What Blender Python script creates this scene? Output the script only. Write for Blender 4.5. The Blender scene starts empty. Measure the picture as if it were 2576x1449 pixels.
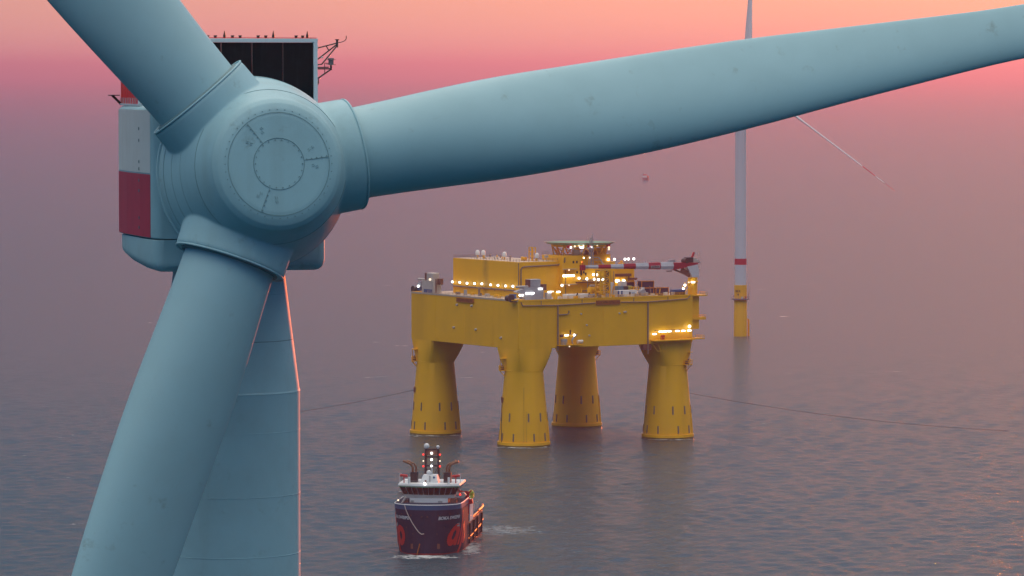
import bpy, bmesh, math, random
import numpy as np
from mathutils import Vector, Matrix
R = math.radians
random.seed(7)
rng = np.random.default_rng(11)
scene = bpy.context.scene
COL = scene.collection

# ------------------------------------------------------------------ camera
cam_d = bpy.data.cameras.new("camera")
cam = bpy.data.objects.new("camera", cam_d)
COL.objects.link(cam)
cam.location = (0, 0, 134.0)
cam.rotation_euler = (R(90 - 2.86), 0, 0)
cam_d.sensor_width = 36.0
cam_d.lens = 36.0 * 10900.0 / 2576.0
cam_d.clip_start = 1.0
cam_d.clip_end = 250000.0
scene.camera = cam

# ------------------------------------------------------------------ sky and sun
SUN_AZ, SUN_EL = 13.0, 1.6
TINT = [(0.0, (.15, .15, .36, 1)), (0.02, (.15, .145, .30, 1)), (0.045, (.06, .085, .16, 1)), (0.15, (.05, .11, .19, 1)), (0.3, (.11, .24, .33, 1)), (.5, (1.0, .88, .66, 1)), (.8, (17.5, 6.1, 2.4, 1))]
GLOW = [(0.0, .80), (0.018, .66), (0.03, .16), (0.055, .02), (0.12, 0.0)]
world = bpy.data.worlds.new("World")
scene.world = world
world.use_nodes = True
wn = world.node_tree
wn.nodes.clear()
w_out = wn.nodes.new("ShaderNodeOutputWorld")
w_bg = wn.nodes.new("ShaderNodeBackground")
w_sky = wn.nodes.new("ShaderNodeTexSky")
w_sky.sky_type = 'NISHITA'
w_sky.sun_disc = False
w_sky.sun_elevation = R(SUN_EL)
w_sky.sun_rotation = R(SUN_AZ)
w_sky.altitude = 0
w_sky.air_density = 1.0
w_sky.dust_density = 0.8
w_sky.ozone_density = 3.0
# dusk tint by elevation, the same all round the compass: dimmed low down, unseen zenith brightened as added fill
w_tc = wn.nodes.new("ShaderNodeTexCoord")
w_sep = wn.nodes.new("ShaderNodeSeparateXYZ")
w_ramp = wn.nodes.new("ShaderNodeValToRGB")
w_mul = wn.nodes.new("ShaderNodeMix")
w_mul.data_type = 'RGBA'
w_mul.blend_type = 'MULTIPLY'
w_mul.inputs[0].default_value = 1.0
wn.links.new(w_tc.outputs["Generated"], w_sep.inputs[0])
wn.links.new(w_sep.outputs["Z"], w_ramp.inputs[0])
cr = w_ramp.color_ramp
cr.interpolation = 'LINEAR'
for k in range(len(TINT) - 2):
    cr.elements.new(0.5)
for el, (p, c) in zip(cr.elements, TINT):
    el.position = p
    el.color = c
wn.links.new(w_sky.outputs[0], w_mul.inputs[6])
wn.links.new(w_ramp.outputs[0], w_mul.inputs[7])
# salmon afterglow in the low air, fading upwards
w_gr = wn.nodes.new("ShaderNodeValToRGB")
w_gr.color_ramp.interpolation = 'EASE'
for k in range(len(GLOW) - 2):
    w_gr.color_ramp.elements.new(0.5)
for el, (p, c) in zip(w_gr.color_ramp.elements, GLOW):
    el.position = p
    el.color = (c, c, c, 1)
wn.links.new(w_sep.outputs["Z"], w_gr.inputs[0])
w_glow = wn.nodes.new("ShaderNodeMix")
w_glow.data_type = 'RGBA'
w_glow.inputs[7].default_value = (.66, .385, .37, 1)
# the afterglow lies on the sunset side and dies away round the compass
w_dot = wn.nodes.new("ShaderNodeVectorMath")
w_dot.operation = 'DOT_PRODUCT'
w_dot.inputs[1].default_value = (math.sin(R(SUN_AZ)), math.cos(R(SUN_AZ)), 0)
wn.links.new(w_tc.outputs["Generated"], w_dot.inputs[0])
w_mr = wn.nodes.new("ShaderNodeMapRange")
w_mr.interpolation_type = 'SMOOTHSTEP'
w_mr.inputs[1].default_value = -1.0
w_mr.inputs[2].default_value = 1.0
w_mr.inputs[3].default_value = 0.08
w_mr.inputs[4].default_value = 1.0
wn.links.new(w_dot.outputs["Value"], w_mr.inputs[0])
w_gm = wn.nodes.new("ShaderNodeMath")
w_gm.operation = 'MULTIPLY'
wn.links.new(w_gr.outputs[0], w_gm.inputs[0])
wn.links.new(w_mr.outputs[0], w_gm.inputs[1])
wn.links.new(w_gm.outputs[0], w_glow.inputs[0])
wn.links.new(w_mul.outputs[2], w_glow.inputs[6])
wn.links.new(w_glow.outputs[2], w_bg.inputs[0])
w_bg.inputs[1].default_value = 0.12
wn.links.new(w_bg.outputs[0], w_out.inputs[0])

sun_d = bpy.data.lights.new("sun", 'SUN')
sun_d.energy = 0.32
sun_d.angle = R(0.5)
sun_d.color = (1.0, 0.17, 0.035)
sun = bpy.data.objects.new("sun", sun_d)
COL.objects.link(sun)
sdir = Vector((math.sin(R(SUN_AZ)) * math.cos(R(SUN_EL)), math.cos(R(SUN_AZ)) * math.cos(R(SUN_EL)), math.sin(R(SUN_EL))))
sun.rotation_euler = sdir.to_track_quat('Z', 'Y').to_euler()

scene.view_settings.view_transform = 'Standard'
scene.view_settings.look = 'None'
scene.view_settings.exposure = 3.3
scene.view_settings.gamma = 1.0
scene.view_settings.use_curve_mapping = False
scene.render.engine = 'CYCLES'
cy = scene.cycles
cy.use_denoising = True
cy.max_bounces = 6
cy.diffuse_bounces = 3
cy.glossy_bounces = 3
cy.volume_bounces = 0
cy.transparent_max_bounces = 4
cy.sample_clamp_indirect = 4.0
cy.sample_clamp_direct = 0.0
cy.use_light_tree = True
cy.caustics_reflective = False
cy.caustics_refractive = False

# ------------------------------------------------------------------ helpers: materials
def lin(r, g, b):
    f = lambda c: (c / 255 / 12.92) if c / 255 <= 0.04045 else ((c / 255 + 0.055) / 1.055) ** 2.4
    return (f(r), f(g), f(b), 1.0)

def paint(name, col, rough=0.45, dirt=0.12, scale=0.6, streak=0.0, metallic=0.0, bump=0.0, dirtcol=None, coord="Object", scuff=0.0):
    """painted steel or plastic: a base colour broken by mottling and, if asked, vertical run-off streaks"""
    m = bpy.data.materials.new(name)
    m.use_nodes = True
    nt = m.node_tree
    b = nt.nodes["Principled BSDF"]
    b.inputs["Roughness"].default_value = rough
    b.inputs["Metallic"].default_value = metallic
    tc = nt.nodes.new("ShaderNodeTexCoord")
    n1 = nt.nodes.new("ShaderNodeTexNoise")
    n1.inputs["Scale"].default_value = scale
    n1.inputs["Detail"].default_value = 6
    n1.inputs["Roughness"].default_value = 0.65
    nt.links.new(tc.outputs[coord], n1.inputs["Vector"])
    mr = nt.nodes.new("ShaderNodeMapRange")
    mr.inputs[1].default_value = 0.42
    mr.inputs[2].default_value = 0.75
    mr.inputs[3].default_value = 0.0
    mr.inputs[4].default_value = dirt
    nt.links.new(n1.outputs["Fac"], mr.inputs[0])
    fac = mr.outputs[0]
    if streak > 0:
        mp = nt.nodes.new("ShaderNodeMapping")
        mp.inputs["Scale"].default_value = (1.0, 1.0, 0.06)
        nt.links.new(tc.outputs[coord], mp.inputs[0])
        n2 = nt.nodes.new("ShaderNodeTexNoise")
        n2.inputs["Scale"].default_value = scale * 2.2
        n2.inputs["Detail"].default_value = 4
        nt.links.new(mp.outputs[0], n2.inputs["Vector"])
        m2 = nt.nodes.new("ShaderNodeMapRange")
        m2.inputs[1].default_value = 0.52
        m2.inputs[2].default_value = 0.78
        m2.inputs[4].default_value = streak
        nt.links.new(n2.outputs["Fac"], m2.inputs[0])
        ad = nt.nodes.new("ShaderNodeMath")
        ad.operation = 'ADD'
        ad.use_clamp = True
        nt.links.new(fac, ad.inputs[0])
        nt.links.new(m2.outputs[0], ad.inputs[1])
        fac = ad.outputs[0]
    if scuff > 0:
        mp = nt.nodes.new("ShaderNodeMapping")
        mp.inputs["Scale"].default_value = (1.0, 0.45, 1.0)
        nt.links.new(tc.outputs[coord], mp.inputs[0])
        n3 = nt.nodes.new("ShaderNodeTexNoise")
        n3.inputs["Scale"].default_value = 0.9
        n3.inputs["Detail"].default_value = 9
        n3.inputs["Roughness"].default_value = 0.72
        nt.links.new(mp.outputs[0], n3.inputs["Vector"])
        m3 = nt.nodes.new("ShaderNodeMapRange")
        m3.inputs[1].default_value = 0.60
        m3.inputs[2].default_value = 0.72
        m3.inputs[4].default_value = scuff
        nt.links.new(n3.outputs["Fac"], m3.inputs[0])
        ad = nt.nodes.new("ShaderNodeMath")
        ad.operation = 'ADD'
        ad.use_clamp = True
        nt.links.new(fac, ad.inputs[0])
        nt.links.new(m3.outputs[0], ad.inputs[1])
        fac = ad.outputs[0]
        rr = nt.nodes.new("ShaderNodeMapRange")
        rr.inputs[3].default_value = rough
        rr.inputs[4].default_value = min(1, rough + .35)
        nt.links.new(n1.outputs["Fac"], rr.inputs[0])
        nt.links.new(rr.outputs[0], b.inputs["Roughness"])
    mx = nt.nodes.new("ShaderNodeMix")
    mx.data_type = 'RGBA'
    mx.inputs[6].default_value = col
    mx.inputs[7].default_value = dirtcol or tuple([c * 0.35 for c in col[:3]] + [1])
    nt.links.new(fac, mx.inputs[0])
    nt.links.new(mx.outputs[2], b.inputs["Base Color"])
    if bump > 0:
        bp = nt.nodes.new("ShaderNodeBump")
        bp.inputs["Strength"].default_value = bump
        bp.inputs["Distance"].default_value = 0.05
        nt.links.new(n1.outputs["Fac"], bp.inputs["Height"])
        nt.links.new(bp.outputs[0], b.inputs["Normal"])
    return m

def lamp_mat(name, col, strength):
    m = bpy.data.materials.new(name)
    m.use_nodes = True
    b = m.node_tree.nodes["Principled BSDF"]
    b.inputs["Base Color"].default_value = col
    b.inputs["Emission Color"].default_value = col
    b.inputs["Emission Strength"].default_value = strength
    return m

# ------------------------------------------------------------------ helpers: mesh building
def ortho(d):
    d = Vector(d).normalized()
    a = Vector((0, 0, 1)) if abs(d.z) < 0.95 else Vector((1, 0, 0))
    x = d.cross(a).normalized()
    return x, d.cross(x).normalized(), d

class MB:
    def __init__(self):
        self.v, self.f = [], []
    def add(self, vs, fs):
        o = len(self.v)
        self.v += [tuple(p) for p in vs]
        self.f += [tuple(i + o for i in f) for f in fs]
        return self
    def box(self, c, s, rz=0.0, M=None):
        x, y, z = s[0] / 2, s[1] / 2, s[2] / 2
        P = [Vector(p) for p in ((-x, -y, -z), (x, -y, -z), (x, y, -z), (-x, y, -z), (-x, -y, z), (x, -y, z), (x, y, z), (-x, y, z))]
        rot = Matrix.Rotation(rz, 3, 'Z')
        P = [rot @ p + Vector(c) for p in P]
        if M is not None:
            P = [M @ p for p in P]
        return self.add(P, [(3, 2, 1, 0), (4, 5, 6, 7), (0, 1, 5, 4), (1, 2, 6, 5), (2, 3, 7, 6), (3, 0, 4, 7)])
    def box2(self, a, b):
        return self.box([(a[i] + b[i]) / 2 for i in range(3)], [abs(b[i] - a[i]) for i in range(3)])
    def cyl(self, a, b, r0, r1=None, n=12, caps=True):
        r1 = r0 if r1 is None else r1
        a, b = Vector(a), Vector(b)
        x, y, d = ortho(b - a)
        vs = []
        for p, r in ((a, r0), (b, r1)):
            for i in range(n):
                t = 2 * math.pi * i / n
                vs.append(p + x * (r * math.cos(t)) + y * (r * math.sin(t)))
        fs = [(i, i + n, (i + 1) % n + n, (i + 1) % n) for i in range(n)]
        if caps:
            fs += [tuple(range(n)), tuple(range(2 * n - 1, n - 1, -1))]
        return self.add(vs, fs)
    def bar(self, a, b, w, h=None):
        h = w if h is None else h
        a, b = Vector(a), Vector(b)
        x, y, d = ortho(b - a)
        vs = []
        for p in (a, b):
            for sx, sy in ((-1, -1), (1, -1), (1, 1), (-1, 1)):
                vs.append(p + x * (sx * w / 2) + y * (sy * h / 2))
        return self.add(vs, [(0, 4, 5, 1), (1, 5, 6, 2), (2, 6, 7, 3), (3, 7, 4, 0), (0, 1, 2, 3), (7, 6, 5, 4)])
    def path(self, pts, r, n=8):
        for p, q in zip(pts[:-1], pts[1:]):
            self.cyl(p, q, r, n=n)
        return self
    def lathe(self, prof, n=48, M=None, close=False):
        """prof: (radius, height) pairs about local z"""
        vs, fs = [], []
        for r, z in prof:
            for i in range(n):
                t = 2 * math.pi * i / n
                vs.append(Vector((r * math.cos(t), r * math.sin(t), z)))
        m = len(prof)
        for k in range(m - 1):
            for i in range(n):
                a, b = k * n + i, k * n + (i + 1) % n
                fs.append((a, b, b + n, a + n))
        if close:
            for i in range(n):
                a, b = (m - 1) * n + i, (m - 1) * n + (i + 1) % n
                fs.append((a, b, (i + 1) % n, i))
        else:
            fs.append(tuple(range(n - 1, -1, -1)))
            fs.append(tuple(range((m - 1) * n, m * n)))
        if M is not None:
            vs = [M @ v for v in vs]
        return self.add(vs, fs)
    def loft(self, rings, caps=True):
        n = len(rings[0])
        vs = [p for r in rings for p in r]
        fs = []
        for k in range(len(rings) - 1):
            for i in range(n):
                a, b = k * n + i, k * n + (i + 1) % n
                fs.append((a, b, b + n, a + n))
        if caps:
            fs.append(tuple(range(n - 1, -1, -1)))
            fs.append(tuple(range((len(rings) - 1) * n, len(rings) * n)))
        return self.add(vs, fs)
    def prism(self, poly, z0, z1):
        n = len(poly)
        vs = [(p[0], p[1], z0) for p in poly] + [(p[0], p[1], z1) for p in poly]
        fs = [(i, (i + 1) % n, (i + 1) % n + n, i + n) for i in range(n)] + [tuple(range(n - 1, -1, -1)), tuple(range(n, 2 * n))]
        return self.add(vs, fs)
    def sphere(self, c, r, n=12, m=8, sz=1.0):
        c = Vector(c)
        prof = [(max(r * math.sin(math.pi * k / m), 0.001), -r * sz * math.cos(math.pi * k / m)) for k in range(m + 1)]
        return self.lathe(prof, n, Matrix.Translation(c))
    def torus(self, R_, r, n=64, k=8, M=None):
        prof = [(R_ + r * math.cos(2 * math.pi * i / k), r * math.sin(2 * math.pi * i / k)) for i in range(k)]
        return self.lathe(prof, n, M, close=True)
    def mesh(self, name, fix=True):
        me = bpy.data.meshes.new(name)
        me.from_pydata(self.v, [], self.f)
        if fix:
            bm = bmesh.new()
            bm.from_mesh(me)
            bmesh.ops.recalc_face_normals(bm, faces=bm.faces)
            bm.to_mesh(me)
            bm.free()
        return me
    def build(self, name, mat, parent=None, smooth=35, bevel=0.0):
        me = self.mesh(name)
        return put(name, me, mat, parent, smooth, bevel)

def put(name, me, mat, parent=None, smooth=35, bevel=0.0, M=None):
    if mat is not None:
        me.materials.append(mat)
    if smooth:
        me.polygons.foreach_set("use_smooth", [True] * len(me.polygons))
        me.set_sharp_from_angle(angle=R(smooth))
    o = bpy.data.objects.new(name, me)
    COL.objects.link(o)
    if parent is not None:
        o.parent = parent
    if M is not None:
        o.matrix_local = M
    if bevel > 0:
        bv = o.modifiers.new("bevel", 'BEVEL')
        bv.width = bevel
        bv.segments = 2
        bv.limit_method = 'ANGLE'
    return o

def thing(name, label, cat, M=None, group=None):
    o = bpy.data.objects.new(name, None)
    COL.objects.link(o)
    o.empty_display_size = 0.5
    if M is not None:
        o.matrix_world = M
    return tag(o, label, cat, group)

def tag(o, label=None, cat=None, group=None, kind=None):
    if label: o["label"] = label
    if cat: o["category"] = cat
    if group: o["group"] = group
    if kind: o["kind"] = kind
    return o

def text_mesh(body, size, bold=0.0, shear=0.0, extrude=0.0):
    cu = bpy.data.curves.new("lettering", 'FONT')
    cu.body = body
    cu.size = size
    cu.offset = bold
    cu.shear = shear
    cu.extrude = extrude
    cu.align_x = 'CENTER'
    cu.align_y = 'CENTER'
    ob = bpy.data.objects.new("lettering", cu)
    COL.objects.link(ob)
    bpy.context.view_layer.update()
    me = bpy.data.meshes.new_from_object(ob.evaluated_get(bpy.context.evaluated_depsgraph_get()))
    bpy.data.objects.remove(ob)
    bpy.data.curves.remove(cu)
    return me

# ------------------------------------------------------------------ the sea
def wave_set(n, l0, l1, slope, spread, seed, heading):
    g = np.random.default_rng(seed)
    out = []
    c = slope / (2 * math.pi * math.sqrt(n / 2))
    for i in range(n):
        L = l0 * (l1 / l0) ** ((i + g.random()) / n)
        th = heading + g.normal(0, spread)
        k = 2 * math.pi / L
        out.append((k * math.sin(th), k * math.cos(th), g.random() * 6.283, c * L))
    return out
WAVES = wave_set(80, 3.8, 11.0, 0.10, R(50), 5, R(-14))

def build_sea():
    # fine cells where the picture resolves waves, growing towards the horizon and away to the sides
    ys, y, dy = [-12000.0, -4000.0, 0.0, 600.0, 900.0, 1000.0, 1050.0, 1075.0], 1090.0, 2.0
    while y < 90000:
        ys.append(y)
        y += max(1.7, 1.7 * (y / 1090) ** 1.6) if y < 7000 else (y - 6000) * .25
    ys = np.array(ys + [90000.0])
    half, x, d = [], 0.8, 1.6
    while x < 60000:
        half.append(x)
        d = 1.6 if x < 250 else d * 1.03
        x += d
    half.append(60000.0)
    xs = np.array([-h for h in reversed(half)] + half)
    X, Y = np.meshgrid(xs, ys)
    cell = np.maximum(np.gradient(X, axis=1), np.gradient(Y, axis=0) * .8)
    Z = np.zeros_like(X)
    for kx, ky, ph, a in WAVES:
        L = 2 * math.pi / math.hypot(kx, ky)
        env = np.clip((L / cell - 2.2) / 1.8, 0, 1)
        mk = env > 0
        Z[mk] += a * env[mk] * np.sin(kx * X[mk] + ky * Y[mk] + ph)
    # steepen crests a little, flatten troughs
    Z = Z + .25 * Z * np.abs(Z)
    nx, ny = len(xs), len(ys)
    me = bpy.data.meshes.new("sea")
    me.vertices.add(nx * ny)
    me.vertices.foreach_set("co", np.stack([X, Y, Z], -1).astype(np.float32).ravel())
    i = np.arange(nx * (ny - 1)).reshape(ny - 1, nx)[:, :-1].ravel()
    q = np.stack([i, i + 1, i + nx + 1, i + nx], -1).astype(np.int32)
    me.loops.add(q.size)
    me.loops.foreach_set("vertex_index", q.ravel())
    me.polygons.add(len(q))
    me.polygons.foreach_set("loop_start", np.arange(0, q.size, 4, dtype=np.int32))
    me.update(calc_edges=True)
    me.validate()
    m = bpy.data.materials.new("sea_water")
    m.use_nodes = True
    nt = m.node_tree
    b = nt.nodes["Principled BSDF"]
    b.inputs["Roughness"].default_value = 0.18
    b.inputs["IOR"].default_value = 1.333
    b.inputs["Specular IOR Level"].default_value = 0.22
    tc = nt.nodes.new("ShaderNodeTexCoord")
    def noise(sx, sy, scale, detail, rough=0.6):
        mp = nt.nodes.new("ShaderNodeMapping")
        mp.inputs["Scale"].default_value = (sx, sy, 1)
        mp.inputs["Rotation"].default_value = (0, 0, R(9))
        nt.links.new(tc.outputs["Object"], mp.inputs[0])
        n = nt.nodes.new("ShaderNodeTexNoise")
        n.inputs["Scale"].default_value = scale
        n.inputs["Detail"].default_value = detail
        n.inputs["Roughness"].default_value = rough
        nt.links.new(mp.outputs[0], n.inputs["Vector"])
        return n.outputs["Fac"]
    def math_(op, a, b_=None, clamp=False):
        n = nt.nodes.new("ShaderNodeMath")
        n.operation = op
        n.use_clamp = clamp
        for k, s in enumerate((a, b_)):
            if s is None: continue
            if isinstance(s, (int, float)): n.inputs[k].default_value = s
            else: nt.links.new(s, n.inputs[k])
        return n.outputs[0]
    # chop: short wind waves and ripples, crests across the wind
    h1 = noise(0.6, 1.0, 0.38, 5, 0.68)
    h2 = noise(0.7, 1.0, 0.9, 3, 0.6)
    hgt = math_('ADD', math_('MULTIPLY', h1, 1.5), math_('MULTIPLY', h2, 0.16))
    bp = nt.nodes.new("ShaderNodeBump")
    bp.inputs["Strength"].default_value = 1.0
    bp.inputs["Distance"].default_value = 1.0
    nt.links.new(hgt, bp.inputs["Height"])
    nt.links.new(bp.outputs[0], b.inputs["Normal"])
    # white water: a scatter of breaking crests, and foam where hull and legs work the water
    br = noise(0.45, 1.3, 0.10, 4, 0.7)
    pt = noise(1, 1, 0.018, 2, 0.5)
    caps = math_('MULTIPLY', math_('MULTIPLY', math_('SUBTRACT', br, 0.69), 22.0, True), math_('MULTIPLY', math_('SUBTRACT', pt, 0.50), 12.0, True), True)
    fine = noise(0.6, 1.0, 0.55, 4, 0.75)
    sp = nt.nodes.new("ShaderNodeSeparateXYZ")
    nt.links.new(tc.outputs["Object"], sp.inputs[0])
    foam = caps
    for (x, y, rx, ry, gain) in FOAM_SPOTS:
        dx = math_('DIVIDE', math_('SUBTRACT', sp.outputs["X"], x), rx)
        dy = math_('DIVIDE', math_('SUBTRACT', sp.outputs["Y"], y), ry)
        r2 = math_('ADD', math_('MULTIPLY', dx, dx), math_('MULTIPLY', dy, dy))
        w = math_('SUBTRACT', 1.0, r2, True)
        s = math_('MULTIPLY', math_('SUBTRACT', math_('ADD', fine, math_('MULTIPLY', w, 0.24)), 0.63), gain * 8.0, True)
        foam = math_('MAXIMUM', foam, math_('MULTIPLY', s, math_('MULTIPLY', w, 3.0, True)), True)
    mx = nt.nodes.new("ShaderNodeMix")
    mx.data_type = 'RGBA'
    mx.inputs[6].default_value = (0.016, 0.062, 0.088, 1)
    mx.inputs[7].default_value = (0.62, 0.68, 0.70, 1)
    nt.links.new(foam, mx.inputs[0])
    nt.links.new(mx.outputs[2], b.inputs["Base Color"])
    rr = nt.nodes.new("ShaderNodeMapRange")
    rr.inputs[3].default_value = 0.18
    rr.inputs[4].default_value = 0.85
    nt.links.new(foam, rr.inputs[0])
    nt.links.new(rr.outputs[0], b.inputs["Roughness"])
    o = put("sea", me, m, smooth=0)
    me.polygons.foreach_set("use_smooth", [True] * len(me.polygons))
    return tag(o, kind="structure")
SHIP_STEM = Vector((-24.3, 1196.0, 0.0))
FOAM_SPOTS = [
    (-24.5, 1193.0, 13.0, 7.0, 1.0),      # bow wave
    (-4.0, 1262.0, 17.0, 20.0, 0.2),      # wash at the stern quarter
    (-12.0, 1215.0, 5.0, 22.0, 0.5),
    (4.27, 1543.0, 11.5, 6.0, 1.6), (57.1, 1577.0, 11.5, 6.0, 1.6), (-28.3, 1594.0, 11.5, 6.0, 1.6),
]
sea = build_sea()

# ------------------------------------------------------------------ haze
HAZE_DENSITY = 0.00006
def build_haze():
    me = MB().box2((-60500, -12500, -4.0), (60500, 90500, 262.0)).mesh("haze")
    m = bpy.data.materials.new("sea_haze")
    m.use_nodes = True
    nt = m.node_tree
    nt.nodes.clear()
    out = nt.nodes.new("ShaderNodeOutputMaterial")
    pv = nt.nodes.new("ShaderNodeVolumePrincipled")
    pv.inputs["Color"].default_value = (0.34, 0.37, 0.68, 1)
    pv.inputs["Density"].default_value = HAZE_DENSITY
    pv.inputs["Anisotropy"].default_value = 0.66
    nt.links.new(pv.outputs[0], out.inputs["Volume"])
    o = put("haze", me, m, smooth=0)
    return tag(o, kind="stuff")
haze = build_haze()

# ------------------------------------------------------------------ wind turbines
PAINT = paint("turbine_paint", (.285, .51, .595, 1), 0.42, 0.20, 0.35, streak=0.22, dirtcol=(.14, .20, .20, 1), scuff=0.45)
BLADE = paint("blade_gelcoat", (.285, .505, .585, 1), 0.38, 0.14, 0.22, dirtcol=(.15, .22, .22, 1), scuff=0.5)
WHITE_PANEL = paint("white_panel", (.56, .66, .68, 1), 0.45, 0.18, 0.7, streak=0.22, dirtcol=(.34, .36, .33, 1))
RED_PANEL = paint("signal_red_panel", (.44, .018, .060, 1), 0.45, 0.25, 0.8, streak=0.15)
RED_SLAT = paint("hoist_red", (.75, .012, .014, 1), 0.4, 0.2, 1.0)
SEAM = paint("dark_seam", (.13, .24, .28, 1), 0.7, 0.1)
BOLT = paint("bolt_steel", (.12, .21, .24, 1), 0.5, 0.1)
FAINT = paint("faint_mark", (.16, .28, .32, 1), 0.6, 0.1)
BLACK_FIN = paint("cooler_fins", (.006, .012, .016, 1), 0.9, 0.5, 2.5, streak=0.6, dirtcol=(.014, .022, .028, 1))
BLACK_FIN.node_tree.nodes["Principled BSDF"].inputs["Specular IOR Level"].default_value = 0.1
FRAME = paint("cooler_frame", (.52, .66, .74, 1), 0.45, 0.1)
DARK_STEEL = paint("dark_steel", (.035, .045, .05, 1), 0.55, 0.2)
YELLOW_TP = paint("transition_yellow", (.86, .45, .012, 1), 0.45, 0.10, 0.2, streak=0.2, dirtcol=(.42, .22, .02, 1))
GREY_STEEL = paint("galvanised_grey", (.24, .22, .24, 1), 0.55, 0.2)
TOWER_WHITE = paint("tower_white", (.60, .66, .72, 1), 0.45, 0.06, 0.1)
TOWER_RED = paint("tower_red_band", (.50, .016, .05, 1), 0.45, 0.1)

SECT = [(2.3, 4.62, 4.62, 0), (5.6, 4.62, 4.62, 0), (9, 4.95, 4.35, .15), (13, 5.25, 3.7, .45), (17, 5.15, 3.05, .7), (22, 5.0, 2.35, .9),
        (27, 4.7, 1.8, 1), (32, 4.05, 1.42, 1), (40, 3.05, 1.0, 1), (55, 2.35, .68, 1), (75, 1.65, .42, 1), (92, .95, .22, 1), (97.6, .25, .06, 1)]
def blade_rings(pitch, bend, n=56):
    S = np.array(SECT)
    # smooth the table along the span
    rs = np.concatenate([np.linspace(2.3, 40, 60), np.linspace(41, 97.6, 40)])
    cs = [np.interp(rs, S[:, 0], S[:, k]) for k in (1, 2, 3)]
    ker = np.ones(7) / 7
    out = []
    for k in range(3):
        p = np.pad(cs[k], 3, mode='edge')
        cs[k] = np.convolve(p, ker, 'valid')
    for r, c, t, b in zip(rs, *cs):
        tw = -R((pitch + 14 * max(0, 1 - r / 60)) * (b if pitch < 45 else 1))
        ring = []
        for i in range(n):
            ph = 2 * math.pi * i / n
            x = c / 2 * math.cos(ph)
            y = t / 2 * math.sin(ph) * (1 - b * 0.62 * (1 - math.cos(ph)) / 2) + b * 0.03 * c * (math.cos(ph * 1.0) ** 2 - 1)
            xr = x * math.cos(tw) - y * math.sin(tw)
            yr = x * math.sin(tw) + y * math.cos(tw)
            ring.append((xr + .15 * b * math.exp(-((r - 18) / 9.0) ** 2) * (1 + math.cos(ph)), yr - bend * (r / 97.6) ** 2, r))
        out.append(ring)
    return out, rs

def split_loft(name, rings, rs, r0, r1, mat, parent, M):
    sel = [ring for ring, r in zip(rings, rs) if r0 - 1e-6 <= r <= r1 + 1e-6]
    return put(name, MB().loft(sel).mesh(name), mat, parent, 60, M=M)

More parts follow.
